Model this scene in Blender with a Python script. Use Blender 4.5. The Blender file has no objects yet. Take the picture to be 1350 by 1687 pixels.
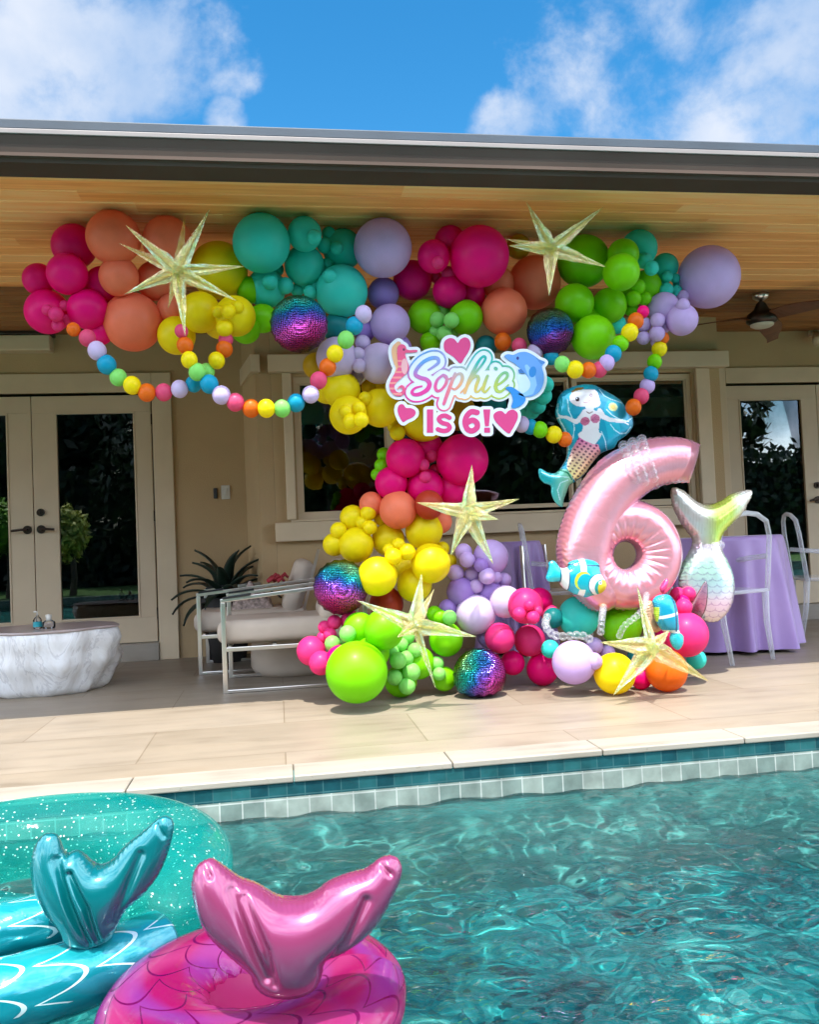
import bpy, bmesh, math, random
import numpy as np
from mathutils import Vector, Matrix
random.seed(7)
rng = np.random.RandomState(11)
SC = bpy.context.scene
COL = SC.collection
R = math.radians
# ------------------------------------------------------------------ camera
CAMZ = 0.86
TH, PI_, RO, FPX = R(8.9), math.atan(50/1400), 0.043, 1400.0
W0, H0 = 1350.0, 1687.0
f0 = Vector((math.sin(TH), math.cos(TH), 0)); r0 = Vector((math.cos(TH), -math.sin(TH), 0)); z0 = Vector((0, 0, 1))
cf = f0*math.cos(PI_) + z0*math.sin(PI_)
u0 = z0*math.cos(PI_) - f0*math.sin(PI_)
cr = r0*math.cos(RO) - u0*math.sin(RO)
cu = u0*math.cos(RO) + r0*math.sin(RO)
cam = bpy.data.cameras.new('camera'); camo = bpy.data.objects.new('camera', cam); COL.objects.link(camo)
cam.sensor_fit = 'HORIZONTAL'; cam.sensor_width = 36; cam.lens = FPX/W0*36
cam.clip_start = 0.05; cam.clip_end = 2000
M = Matrix.Identity(4)
for i in range(3):
    M[i][0] = cr[i]; M[i][1] = cu[i]; M[i][2] = -cf[i]
M[2][3] = CAMZ
camo.matrix_world = M
SC.camera = camo
def ray(px, py):
    return cf + cr*((px-W0/2)/FPX) + cu*((H0/2-py)/FPX)
def P(px, py, Y):
    d = ray(px, py); t = Y/d.y
    return Vector((d.x*t, Y, CAMZ+d.z*t))
def PZ(px, py, z):
    d = ray(px, py); t = (z-CAMZ)/d.z
    return Vector((d.x*t, d.y*t, z))
def MPP(px, py, Y):          # metres per photo pixel at that place
    d = ray(px, py); return (Y/d.y)/FPX
# ------------------------------------------------------------------ light
SUN = Vector((-0.10, -0.4185, 1)).normalized()
w = bpy.data.worlds.new('World'); SC.world = w; w.use_nodes = True
nt = w.node_tree; nt.nodes.clear()
def nd(t, ty, **k):
    n = t.nodes.new(ty)
    for a, b in k.items(): setattr(n, a, b)
    return n
sky = nd(nt, 'ShaderNodeTexSky', sky_type='NISHITA', sun_disc=False)
sky.sun_elevation = math.asin(SUN.z); sky.sun_rotation = math.atan2(SUN.x, SUN.y)
sky.air_density = 1.0; sky.dust_density = 0.3; sky.ozone_density = 3.0
hs = nd(nt, 'ShaderNodeHueSaturation'); hs.inputs['Saturation'].default_value = 1.36; hs.inputs['Hue'].default_value = .49; hs.inputs['Value'].default_value = .40
nt.links.new(sky.outputs[0], hs.inputs['Color'])
bg1 = nd(nt, 'ShaderNodeBackground'); bg1.inputs[1].default_value = 0.15
nt.links.new(hs.outputs[0], bg1.inputs[0])
bg2 = nd(nt, 'ShaderNodeBackground'); bg2.inputs[1].default_value = 1.0
tc = nd(nt, 'ShaderNodeTexCoord')
nz = nd(nt, 'ShaderNodeTexNoise'); nz.inputs['Scale'].default_value = 6.5; nz.inputs['Detail'].default_value = 12; nz.inputs['Roughness'].default_value = 0.6
nz.inputs['Distortion'].default_value = 0.15
nt.links.new(tc.outputs['Generated'], nz.inputs['Vector'])
nz2 = nd(nt, 'ShaderNodeTexNoise'); nz2.inputs['Scale'].default_value = 4.5; nz2.inputs['Detail'].default_value = 8
nt.links.new(tc.outputs['Generated'], nz2.inputs['Vector'])
def mth(t, op, a, b=None, c=None, clamp=False):
    n = t.nodes.new('ShaderNodeMath'); n.operation = op; n.use_clamp = clamp
    for i, v in enumerate((a, b, c)):
        if v is None: continue
        if isinstance(v, (int, float)): n.inputs[i].default_value = v
        else: t.links.new(v, n.inputs[i])
    return n.outputs[0]
blobs = [(40,90,9,1),(150,50,7,.9),(260,90,6,.95),(370,85,4.2,.9),(60,190,7,.75),(200,150,6,.6),(372,196,2.2,.95),
         (930,110,6.0,.8),(860,205,4.2,.85),(1060,70,7,1),(1060,180,7,.9),(1230,110,8,.95),(1340,60,7,1),(1330,190,7,.7),(1150,200,6,.9)]
acc = None
for bx, by, ang, st in blobs:
    dv = ray(bx, by).normalized()
    dn = nd(nt, 'ShaderNodeVectorMath', operation='DOT_PRODUCT'); dn.inputs[1].default_value = dv
    nt.links.new(tc.outputs['Generated'], dn.inputs[0])
    mr = nd(nt, 'ShaderNodeMapRange', interpolation_type='SMOOTHSTEP'); mr.inputs[1].default_value = math.cos(R(ang)); mr.inputs[2].default_value = math.cos(R(ang*0.12))
    mr.inputs[4].default_value = st
    nt.links.new(dn.outputs['Value'], mr.inputs[0])
    acc = mr.outputs[0] if acc is None else mth(nt, 'MAXIMUM', acc, mr.outputs[0])
sx = nd(nt, 'ShaderNodeSeparateXYZ'); nt.links.new(tc.outputs['Generated'], sx.inputs[0])
# away from the part of the sky in the picture: unseen cloud cover, thickened for fill light
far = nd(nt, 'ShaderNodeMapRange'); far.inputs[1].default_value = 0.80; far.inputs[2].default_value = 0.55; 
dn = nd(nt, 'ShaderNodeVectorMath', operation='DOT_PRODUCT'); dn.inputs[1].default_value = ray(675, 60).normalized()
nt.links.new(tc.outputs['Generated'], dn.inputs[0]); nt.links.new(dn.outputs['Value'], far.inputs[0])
gen = mth(nt, 'MULTIPLY', far.outputs[0], 0.95)
base = mth(nt, 'MAXIMUM', acc, gen)
mixn = mth(nt, 'ADD', base, mth(nt, 'MULTIPLY', mth(nt, 'SUBTRACT', nz.outputs[0], 0.5), 3.0))
dens = nd(nt, 'ShaderNodeMapRange', interpolation_type='SMOOTHSTEP'); dens.inputs[1].default_value = 0.44; dens.inputs[2].default_value = 1.2
dens.inputs[4].default_value = 0.9
nt.links.new(mixn, dens.inputs[0])
zero = mth(nt, 'GREATER_THAN', base, 0.02)
dfin = mth(nt, 'MULTIPLY', dens.outputs[0], mth(nt, 'MULTIPLY', base, 6.0, clamp=True))
ccr = nd(nt, 'ShaderNodeMix', data_type='RGBA'); ccr.inputs[6].default_value = (.09, .14, .22, 1); ccr.inputs[7].default_value = (.235, .243, .262, 1)
cm = nd(nt, 'ShaderNodeMapRange'); cm.inputs[1].default_value = .35; cm.inputs[2].default_value = .6
nt.links.new(nz2.outputs[0], cm.inputs[0]); nt.links.new(cm.outputs[0], ccr.inputs[0])
nt.links.new(ccr.outputs[2], bg2.inputs[0]); nt.links.new(mth(nt, 'ADD', mth(nt, 'MULTIPLY', far.outputs[0], 5.6), 1.0), bg2.inputs[1])   # unseen clouds behind the camera, boosted as added frontal fill light
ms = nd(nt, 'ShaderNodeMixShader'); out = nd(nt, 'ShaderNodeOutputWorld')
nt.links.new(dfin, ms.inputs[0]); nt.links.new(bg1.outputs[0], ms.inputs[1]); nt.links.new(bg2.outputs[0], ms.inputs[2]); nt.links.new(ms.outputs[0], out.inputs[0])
sl = bpy.data.lights.new('sun', 'SUN'); sl.energy = 2.0; sl.angle = R(0.5); sl.color = (1, .96, .9)
so = bpy.data.objects.new('sun', sl); COL.objects.link(so); so.rotation_euler = SUN.to_track_quat('Z', 'Y').to_euler(); so.location = (0, -3, 12)
SC.view_settings.view_transform = 'Standard'; SC.view_settings.look = 'None'; SC.view_settings.gamma = 1; SC.view_settings.exposure = 2.0
SC.render.engine = 'CYCLES'
cy = SC.cycles; cy.use_denoising = True; cy.max_bounces = 14; cy.diffuse_bounces = 5; cy.glossy_bounces = 5; cy.transmission_bounces = 8; cy.transparent_max_bounces = 24
cy.sample_clamp_indirect = 6; cy.caustics_reflective = False; cy.caustics_refractive = True; cy.blur_glossy = 0.6
try: cy.denoiser = 'OPENIMAGEDENOISE'
except Exception: pass
# ------------------------------------------------------------------ materials
def new_mat(name):
    m = bpy.data.materials.new(name); m.use_nodes = True
    t = m.node_tree; t.nodes.clear()
    o = t.nodes.new('ShaderNodeOutputMaterial'); b = t.nodes.new('ShaderNodeBsdfPrincipled')
    t.links.new(b.outputs[0], o.inputs[0])
    return m, t, b, o
def setp(b, **k):
    for a, v in k.items():
        b.inputs[a.replace('_', ' ')].default_value = v
def noise(t, scale, detail=4, vec=None, rough=.5, stretch=None, coord='Object', dist=0):
    n = t.nodes.new('ShaderNodeTexNoise'); n.inputs['Scale'].default_value = scale; n.inputs['Detail'].default_value = detail
    n.inputs['Roughness'].default_value = rough; n.inputs['Distortion'].default_value = dist
    c = t.nodes.new('ShaderNodeTexCoord'); src = c.outputs[coord]
    if stretch:
        mp = t.nodes.new('ShaderNodeMapping'); mp.inputs['Scale'].default_value = stretch
        t.links.new(src, mp.inputs[0]); src = mp.outputs[0]
    t.links.new(src, n.inputs['Vector'])
    return n.outputs[0]
def ramp(t, fac, stops):
    r = t.nodes.new('ShaderNodeValToRGB'); e = r.color_ramp.elements
    while len(e) < len(stops): e.new(.5)
    for el, (p, c) in zip(e, stops):
        el.position = p; el.color = tuple(c)+(1,) if len(c) == 3 else c
    t.links.new(fac, r.inputs[0]); return r.outputs[0]
def bump(t, b, h, strength=.3, dist=.01):
    n = t.nodes.new('ShaderNodeBump'); n.inputs['Strength'].default_value = strength; n.inputs['Distance'].default_value = dist
    t.links.new(h, n.inputs['Height']); t.links.new(n.outputs[0], b.inputs['Normal']); return n
def simple(name, col, rough=.5, metal=0, var=.12, vs=3, bs=0, bscale=60, spec=.5, **k):
    m, t, b, o = new_mat(name)
    setp(b, Roughness=rough, Metallic=metal); b.inputs['Specular IOR Level'].default_value = spec
    for a, v in k.items(): b.inputs[a.replace('_', ' ')].default_value = v
    lo = [c*(1-var) for c in col]; hi = [min(1, c*(1+var)) for c in col]
    t.links.new(ramp(t, noise(t, vs, 5), [(.3, lo), (.7, hi)]), b.inputs['Base Color'])
    if bs: bump(t, b, noise(t, bscale, 4), bs, .004)
    return m
def srgb(r, g, b):
    f = lambda c: ((c/255+.055)/1.055)**2.4 if c/255 > .04045 else c/255/12.92
    return (f(r), f(g), f(b))
M_ = {}
M_['stucco'] = simple('stucco', (.50, .35, .18), .9, var=.09, vs=1.1, bs=.7, bscale=110)
M_['trim'] = simple('painted_trim', (.64, .51, .33), .55, var=.07, vs=3, bs=.15, bscale=30)
M_['door_paint'] = simple('door_paint', (.60, .48, .32), .45, var=.04)
M_['gutter'] = simple('gutter_paint', (.078, .056, .044), .9, var=.12, vs=2, spec=.05)
M_['sunlit_lip'] = simple('painted_sunlit_lip', (.24, .20, .175), .5, var=.05)  # pale tone put in for the sun on the gutter lip
M_['roof_metal'] = simple('roof_metal', (.04, .052, .065), .6, metal=0, var=.15)
M_['gap_shadow'] = simple('painted_gap_shadow', (.02, .016, .014), .8)  # near black used as painted shade under the eave
M_['steel'] = simple('brushed_steel', (.72, .66, .58), .28, metal=1, var=.05)
M_['bronze'] = simple('dark_bronze', (.05, .035, .025), .35, metal=.8)
M_['black'] = simple('black_plastic', (.012, .012, .013), .5)
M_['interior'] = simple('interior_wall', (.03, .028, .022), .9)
M_['shade'] = simple('roman_shade', (.55, .52, .40), .9, var=.05)
M_['shadegreen'] = simple('valance_fabric', (.16, .19, .13), .9, var=.05)
M_['cushion'] = simple('cushion_fabric', (.56, .46, .36), .95, var=.05, vs=8, bs=.3, bscale=500)
M_['whiteplastic'] = simple('white_plastic', (.6, .57, .5), .45)
def wood_mat(name, tones, plank):
    m, t, b, o = new_mat(name); setp(b, Roughness=.5)
    c = t.nodes.new('ShaderNodeTexCoord'); sp = t.nodes.new('ShaderNodeSeparateXYZ'); t.links.new(c.outputs['Object'], sp.inputs[0])
    idx = mth(t, 'FLOOR', mth(t, 'DIVIDE', sp.outputs[1], plank))
    # boards also end at random places along the run
    wn0 = t.nodes.new('ShaderNodeTexWhiteNoise'); wn0.noise_dimensions = '1D'; t.links.new(idx, wn0.inputs['W'])
    seg = mth(t, 'FLOOR', mth(t, 'ADD', mth(t, 'DIVIDE', sp.outputs[0], 3.1), mth(t, 'MULTIPLY', wn0.outputs[0], 7.0)))
    wn = t.nodes.new('ShaderNodeTexWhiteNoise'); wn.noise_dimensions = '1D'; t.links.new(mth(t, 'ADD', idx, mth(t, 'MULTIPLY', seg, 17.3)), wn.inputs['W'])
    cb = t.nodes.new('ShaderNodeCombineXYZ'); t.links.new(mth(t, 'MULTIPLY', wn.outputs[0], 37.0), cb.inputs[2])
    t.links.new(mth(t, 'ADD', mth(t, 'MULTIPLY', sp.outputs[0], 1.6), mth(t, 'MULTIPLY', wn.outputs[0], 90.0)), cb.inputs[0]); t.links.new(mth(t, 'MULTIPLY', sp.outputs[1], 42.0), cb.inputs[1])
    n = t.nodes.new('ShaderNodeTexNoise'); n.inputs['Scale'].default_value = 1.0; n.inputs['Detail'].default_value = 6; n.inputs['Distortion'].default_value = .6
    t.links.new(cb.outputs[0], n.inputs['Vector'])
    fac = mth(t, 'ADD', mth(t, 'MULTIPLY', n.outputs[0], .9), mth(t, 'MULTIPLY', wn.outputs[0], .25))
    t.links.new(ramp(t, fac, tones), b.inputs['Base Color'])
    bump(t, b, n.outputs[0], .1, .002)
    return m
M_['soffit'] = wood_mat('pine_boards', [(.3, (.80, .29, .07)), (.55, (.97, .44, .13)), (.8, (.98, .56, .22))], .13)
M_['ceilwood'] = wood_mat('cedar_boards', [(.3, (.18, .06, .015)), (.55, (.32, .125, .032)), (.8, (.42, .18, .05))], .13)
def stone_mat(name, tint, joint=True):
    m, t, b, o = new_mat(name); setp(b, Roughness=.42)
    n1 = noise(t, 1.0, 7, stretch=(1.3, 9, 9), rough=.6, dist=.4); n2 = noise(t, 3.5, 5); n3 = noise(t, 60, 3)
    f = mth(t, 'ADD', mth(t, 'MULTIPLY', n1, .7), mth(t, 'MULTIPLY', n2, .3))
    c = ramp(t, f, [(.28, [x*.70*q for x, q in zip(tint, (1, .95, .88))]), (.45, tint), (.58, [x*1.12 for x in tint]), (.75, [x*.9*q for x, q in zip(tint, (1.05, 1, .92))])])
    if joint:
        br = t.nodes.new('ShaderNodeTexBrick'); tc = t.nodes.new('ShaderNodeTexCoord'); t.links.new(tc.outputs['Object'], br.inputs['Vector'])
        br.inputs['Scale'].default_value = 1; br.inputs['Brick Width'].default_value = 1.22; br.inputs['Row Height'].default_value = .61; br.inputs['Mortar Size'].default_value = .0035
        br.inputs['Mortar Smooth'].default_value = .3
        br.inputs['Color1'].default_value = (1, 1, 1, 1); br.inputs['Color2'].default_value = (.86, .84, .80, 1); br.inputs['Mortar'].default_value = (.62, .57, .5, 1)
        mx = t.nodes.new('ShaderNodeMix'); mx.data_type = 'RGBA'; mx.blend_type = 'MULTIPLY'; mx.inputs[0].default_value = 1
        t.links.new(c, mx.inputs[6]); t.links.new(br.outputs['Color'], mx.inputs[7]); c = mx.outputs[2]
    # small dark pits
    pit = ramp(t, n3, [(.27, (.6, .55, .5)), (.33, (1, 1, 1))])
    mx2 = t.nodes.new('ShaderNodeMix'); mx2.data_type = 'RGBA'; mx2.blend_type = 'MULTIPLY'; mx2.inputs[0].default_value = .5
    t.links.new(c, mx2.inputs[6]); t.links.new(pit, mx2.inputs[7])
    t.links.new(mx2.outputs[2], b.inputs['Base Color'])
    t.links.new(mth(t, 'ADD', mth(t, 'MULTIPLY', n2, .3), .3), b.inputs['Roughness'])
    bump(t, b, n3, .06, .003)
    return m
M_['deck'] = stone_mat('travertine_pavers', (.27, .22, .162))
M_['coping'] = stone_mat('coping_stone', (.30, .262, .205), False)
def tile_mat(name, c1, c2, mort, size, off=.0, coord='Object'):
    m, t, b, o = new_mat(name); setp(b, Roughness=.25)
    br = t.nodes.new('ShaderNodeTexBrick'); tc = t.nodes.new('ShaderNodeTexCoord')
    mp = t.nodes.new('ShaderNodeMapping'); mp.inputs['Rotation'].default_value = (R(90), 0, 0) if off == 9 else (0, 0, 0)
    t.links.new(tc.outputs[coord], mp.inputs[0]); t.links.new(mp.outputs[0], br.inputs['Vector'])
    br.offset = 0; br.inputs['Scale'].default_value = 1; br.inputs['Brick Width'].default_value = size; br.inputs['Row Height'].default_value = size
    br.inputs['Mortar Size'].default_value = size*.035; br.inputs['Mortar Smooth'].default_value = .2; br.inputs['Bias'].default_value = 0
    for a, v in (('Color1', c1), ('Color2', c2), ('Mortar', mort)): br.inputs[a].default_value = tuple(v)+(1,)
    n = noise(t, 14, 5)
    mx = t.nodes.new('ShaderNodeMix'); mx.data_type = 'RGBA'; mx.blend_type = 'MULTIPLY'; mx.inputs[0].default_value = .8
    t.links.new(br.outputs['Color'], mx.inputs[6]); t.links.new(ramp(t, n, [(.3, (.6, .6, .6)), (.7, (1.2, 1.2, 1.2))]), mx.inputs[7])
    t.links.new(mx.outputs[2], b.inputs['Base Color'])
    bump(t, b, br.outputs['Fac'], -.3, .003)
    return m
M_['teal_tile'] = tile_mat('teal_tiles', (.006, .05, .06), (.02, .11, .11), (.04, .11, .11), .068, 9)
M_['grey_tile'] = tile_mat('grey_tiles', (.27, .31, .26), (.15, .20, .17), (.40, .42, .37), .083, 9)
m, t, b, o = new_mat('pool_floor_mosaic'); setp(b, Roughness=.6)
vo = t.nodes.new('ShaderNodeTexVoronoi'); vo.inputs['Scale'].default_value = 16
tcc = t.nodes.new('ShaderNodeTexCoord'); t.links.new(tcc.outputs['Object'], vo.inputs['Vector'])
f_ = mth(t, 'ADD', mth(t, 'MULTIPLY', noise(t, 2.2, 6, rough=.65), .8), mth(t, 'MULTIPLY', vo.outputs['Color'], .2))
t.links.new(ramp(t, f_, [(.35, (.0, .06, .075)), (.48, (.005, .20, .21)), (.57, (.05, .40, .38)), (.68, (.34, .72, .64))]), b.inputs['Base Color'])
M_['poolfloor'] = m
# water: one rippled sheet, mirror-like at grazing angles, part clear and part bent light below
WMIX = .98
m, t, b, o = new_mat('pool_water'); t.nodes.remove(b)
lw = t.nodes.new('ShaderNodeFresnel'); lw.inputs[0].default_value = 1.48
gl = t.nodes.new('ShaderNodeBsdfGlossy'); gl.inputs['Roughness'].default_value = .03
tr = t.nodes.new('ShaderNodeBsdfTransparent'); tr.inputs[0].default_value = (.66, .93, .92, 1)
rf = t.nodes.new('ShaderNodeBsdfRefraction'); rf.inputs['IOR'].default_value = 1.33; rf.inputs['Roughness'].default_value = 0; rf.inputs[0].default_value = (.66, .93, .92, 1)
mxa = t.nodes.new('ShaderNodeMixShader'); mxa.inputs[0].default_value = .5
mxb = t.nodes.new('ShaderNodeMixShader')
mxa.inputs[0].default_value = WMIX; t.links.new(tr.outputs[0], mxa.inputs[1]); t.links.new(rf.outputs[0], mxa.inputs[2])
t.links.new(lw.outputs[0], mxb.inputs[0]); t.links.new(mxa.outputs[0], mxb.inputs[1]); t.links.new(gl.outputs[0], mxb.inputs[2]); t.links.new(mxb.outputs[0], o.inputs[0])
n1 = noise(t, 9, 3, dist=.8, rough=.55, stretch=(1.6, 2.4, 1)); n2 = noise(t, 52, 2, dist=.6)
bp = t.nodes.new('ShaderNodeBump'); bp.inputs['Strength'].default_value = 1; bp.inputs['Distance'].default_value = .019
t.links.new(mth(t, 'ADD', n1, mth(t, 'MULTIPLY', n2, .16)), bp.inputs['Height'])
for n_ in (lw, gl): t.links.new(bp.outputs[0], n_.inputs['Normal'])
M_['water'] = m
def glass_mat(name, tint=(.9, .93, .92), ior=1.5, rough=0.0):
    m, t, b, o = new_mat(name); t.nodes.remove(b)
    fr = t.nodes.new('ShaderNodeFresnel'); fr.inputs[0].default_value = ior
    g = t.nodes.new('ShaderNodeBsdfGlossy'); g.inputs['Roughness'].default_value = rough
    tr = t.nodes.new('ShaderNodeBsdfTransparent'); tr.inputs[0].default_value = tuple(tint)+(1,)
    mx = t.nodes.new('ShaderNodeMixShader')
    t.links.new(fr.outputs[0], mx.inputs[0]); t.links.new(tr.outputs[0], mx.inputs[1]); t.links.new(g.outputs[0], mx.inputs[2]); t.links.new(mx.outputs[0], o.inputs[0])
    return m
M_['glass'] = glass_mat('window_glass', (.72, .76, .72), 1.8)
M_['acrylic'] = glass_mat('clear_acrylic', (.96, .965, .97), 1.4, .1)
# ------------------------------------------------------------------ mesh helpers
def link(name, me, mat=None, parent=None, loc=None, smooth=False):
    o = bpy.data.objects.new(name, me); COL.objects.link(o)
    if mat is not None:
        me.materials.clear(); me.materials.append(mat)
    if parent is not None: o.parent = parent
    if loc is not None: o.location = loc
    if smooth: me.polygons.foreach_set('use_smooth', [True]*len(me.polygons))
    return o
def tag(o, label=None, cat=None, group=None, kind=None):
    if label: o['label'] = label
    if cat: o['category'] = cat
    if group: o['group'] = group
    if kind: o['kind'] = kind
    return o
def thing(name, label, cat, loc=(0, 0, 0), group=None):
    o = bpy.data.objects.new(name, None); COL.objects.link(o); o.location = loc; o.empty_display_size = .1
    return tag(o, label, cat, group)
class MB:
    def __init__(s): s.v = []; s.f = []
    def add(s, vs, fs):
        b = len(s.v); s.v += [tuple(v) for v in vs]; s.f += [tuple(b+i for i in f) for f in fs]; return s
    def box(s, x0, x1, y0, y1, z0, z1):
        vs = [(x, y, z) for z in (z0, z1) for y in (y0, y1) for x in (x0, x1)]
        return s.add(vs, [(0, 2, 3, 1), (4, 5, 7, 6), (0, 1, 5, 4), (2, 6, 7, 3), (0, 4, 6, 2), (1, 3, 7, 5)])
    def bar(s, a, b, w, h=None):
        a = Vector(a); b = Vector(b); h = h or w; d = (b-a).normalized()
        up = Vector((0, 0, 1)) if abs(d.z) < .9 else Vector((0, 1, 0))
        x = d.cross(up).normalized(); y = x.cross(d).normalized()
        vs = [p+x*(i*w/2)+y*(j*h/2) for p in (a, b) for i, j in ((-1, -1), (1, -1), (1, 1), (-1, 1))]
        return s.add(vs, [(0, 3, 2, 1), (4, 5, 6, 7)]+[(i, (i+1) % 4, 4+(i+1) % 4, 4+i) for i in range(4)])
    def tube(s, pts, rad, n=12, cap=True, squash=None):
        pts = [Vector(p) for p in pts]; k = len(pts)
        rr = rad if isinstance(rad, (list, tuple)) else [rad]*k
        vs = []; prev = None
        for i, p in enumerate(pts):
            d = (pts[min(i+1, k-1)]-pts[max(i-1, 0)]).normalized()
            if prev is None:
                a = Vector((0, 0, 1)) if abs(d.z) < .9 else Vector((0, 1, 0)); x = d.cross(a).normalized()
            else:
                x = (prev-d*prev.dot(d)).normalized()
            prev = x; y = d.cross(x)
            for j in range(n):
                an = 2*math.pi*j/n
                vs.append(p+(x*math.cos(an)+y*math.sin(an)*(squash or 1))*rr[i])
        fs = [(i*n+j, i*n+(j+1) % n, (i+1)*n+(j+1) % n, (i+1)*n+j) for i in range(k-1) for j in range(n)]
        if cap: fs += [tuple(reversed(range(n))), tuple((k-1)*n+j for j in range(n))]
        return s.add(vs, fs)
    def lathe(s, prof, n=24, cx=0, cy=0, cz=0):
        vs = [(cx+r*math.cos(2*math.pi*j/n), cy+r*math.sin(2*math.pi*j/n), cz+z) for r, z in prof for j in range(n)]
        k = len(prof)
        fs = [(i*n+j, i*n+(j+1) % n, (i+1)*n+(j+1) % n, (i+1)*n+j) for i in range(k-1) for j in range(n)]
        return s.add(vs, fs)
    def mesh(s, name):
        me = bpy.data.meshes.new(name); me.from_pydata(s.v, [], s.f); me.update(); return me
    def obj(s, name, mat, parent=None, smooth=False, loc=None, bevel=0, seg=2):
        o = link(name, s.mesh(name), mat, parent, loc, smooth)
        if bevel:
            bv = o.modifiers.new('bevel', 'BEVEL'); bv.width = bevel; bv.segments = seg; bv.limit_method = 'ANGLE'
        return o
# ------------------------------------------------------------------ ground, deck, pool
PY, WZ = 3.26, -0.145
mb = MB(); mb.box(-14, 16, PY+.185, 7.6, -.3, 0); tag(mb.obj('patio', M_['deck']), kind='structure')
mb = MB()
x = -14.0
while x < 16:      # coping stones with real joints
    L = .61
    mb.box(x, x+L-.004, PY-.0, PY+.181, -.022, .004); x += L
tag(mb.obj('pool_coping', M_['coping'], bevel=.006, seg=3), kind='structure')
mb = MB(); mb.box(-14, 16, PY+.02, PY+.183, -1.6, -.0225); tag(mb.obj('pool_wall', simple('plaster_teal', (.2, .42, .4), .7)), kind='structure')
mb = MB(); mb.box(-14, 16, PY+.008, PY+.019, -.0745, -.0225); tag(mb.obj('pool_tile_band', M_['teal_tile']), kind='structure')
mb = MB(); mb.box(-14, 16, PY+.008, PY+.019, -.158, -.0755); tag(mb.obj('waterline_tiles', M_['grey_tile']), kind='structure')
mb = MB(); mb.add([(-14, -5, -1.35), (16, -5, -1.35), (16, PY+.02, -1.1), (-14, PY+.02, -1.1)], [(0, 1, 2, 3)]); tag(mb.obj('pool_floor', M_['poolfloor']), kind='structure')
mb = MB(); mb.box(-14, 16, -5.2, -5, -1.6, -.02); tag(mb.obj('pool_end_wall', M_['grey_tile']), kind='structure')
# water sheet with real waves: fine near the camera
def grid_mesh(name, xs, ys, zf):
    X, Y = np.meshgrid(xs, ys); Z = zf(X, Y)
    v = np.stack([X, Y, Z], -1).reshape(-1, 3)
    nx, ny = len(xs), len(ys)
    i = (np.arange(ny-1)[:, None]*nx+np.arange(nx-1)[None, :]).ravel()
    f = np.stack([i, i+1, i+1+nx, i+nx], -1)
    me = bpy.data.meshes.new(name); me.vertices.add(len(v)); me.vertices.foreach_set('co', v.ravel())
    me.loops.add(f.size); me.loops.foreach_set('vertex_index', f.ravel().astype(np.int32))
    me.polygons.add(len(f)); me.polygons.foreach_set('loop_start', np.arange(0, f.size, 4).astype(np.int32))
    me.polygons.foreach_set('loop_total', np.full(len(f), 4, np.int32))
    me.update(calc_edges=True); return me
WV = []
for i in range(64):
    lam = math.exp(rng.uniform(math.log(.07), math.log(.55))); an = rng.uniform(0, 2*math.pi) if i % 3 else rng.normal(1.35, .5)
    WV.append((2*math.pi/lam*math.cos(an), 2*math.pi/lam*math.sin(an), rng.uniform(0, 6.3), 0.0046*min(lam, .26)**1.0*rng.uniform(.5, 1.2)))
def waves(X, Y):
    Z = np.zeros_like(X)
    Xd = X+.03*np.sin(5*Y+1)+.02*np.sin(9.1*Y+2*X); Yd = Y+.03*np.sin(4.3*X)+.015*np.sin(11*X-3*Y)
    for kx, ky, ph, a in WV:
        Z += a*np.sin(kx*Xd+ky*Yd+ph)
    return WZ+Z
xs = np.concatenate([np.linspace(-14, -3, 40)[:-1], np.linspace(-3, 3.4, 560)[:-1], np.linspace(3.4, 16, 40)])
ys = np.concatenate([np.linspace(-5, .7, 50)[:-1], np.linspace(.7, PY+.012, 380)])
o = link('pool_water', grid_mesh('pool_water', xs, ys, waves), M_['water'], smooth=True); tag(o, kind='structure')
o.cycles.is_caustics_caster = True; bpy.data.objects['pool_floor'].cycles.is_caustics_receiver = True; bpy.data.objects['pool_wall'].cycles.is_caustics_receiver = True; sl.cycles.is_caustics_light = True; bpy.data.objects['pool_end_wall'].cycles.is_caustics_receiver = True
mb = MB(); mb.add([(-60, -60, -.06), (60, -60, -.06), (60, -5.2, -.06), (-60, -5.2, -.06)], [(0, 1, 2, 3)]); mb.add([(-60, 7.6, -.06), (60, 7.6, -.06), (60, 60, -.06), (-60, 60, -.06)], [(0, 1, 2, 3)])
mb.add([(-60, -5.2, -.06), (-14, -5.2, -.06), (-14, 7.6, -.06), (-60, 7.6, -.06)], [(0, 1, 2, 3)]); mb.add([(16, -5.2, -.06), (60, -5.2, -.06), (60, 7.6, -.06), (16, 7.6, -.06)], [(0, 1, 2, 3)])
tag(mb.obj('lawn', simple('lawn_grass', (.05, .13, .02), .9, var=.4, vs=6)), kind='structure')
# ------------------------------------------------------------------ house
WY, BY = 7.17, 6.67
CEIL, SOF = 2.66, 2.60
house = thing('house', 'beige stucco pool house with a bay window, french doors and timber porch ceiling', 'house', (0, WY, 0))
HI = Matrix.Translation((0, -WY, 0))
def hp(mbx, name, mat, parent=None, **k):      # a part of the house, given in world coordinates
    mbx.v = [(a, b-WY, c) for a, b, c in mbx.v]
    return mbx.obj(name, mat, parent or house, **k)
X_ = lambda px, py, Y: P(px, py, Y).x
Z_ = lambda px, py, Y: P(px, py, Y).z
dm = X_(54, 850, WY); dr = X_(253, 850, WY); dw = dr-dm; dl = dm-dw
ZT, ZB = 2.17, .14
rl = X_(1209, 850, WY); rm = rl+dw*.98; rr = rm+dw*.98
bl0, bl1 = X_(418+6, 700, WY), X_(443+6, 700, BY)
br1 = X_(1190, 700, BY); br0 = br1+.12
T = .22
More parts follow.
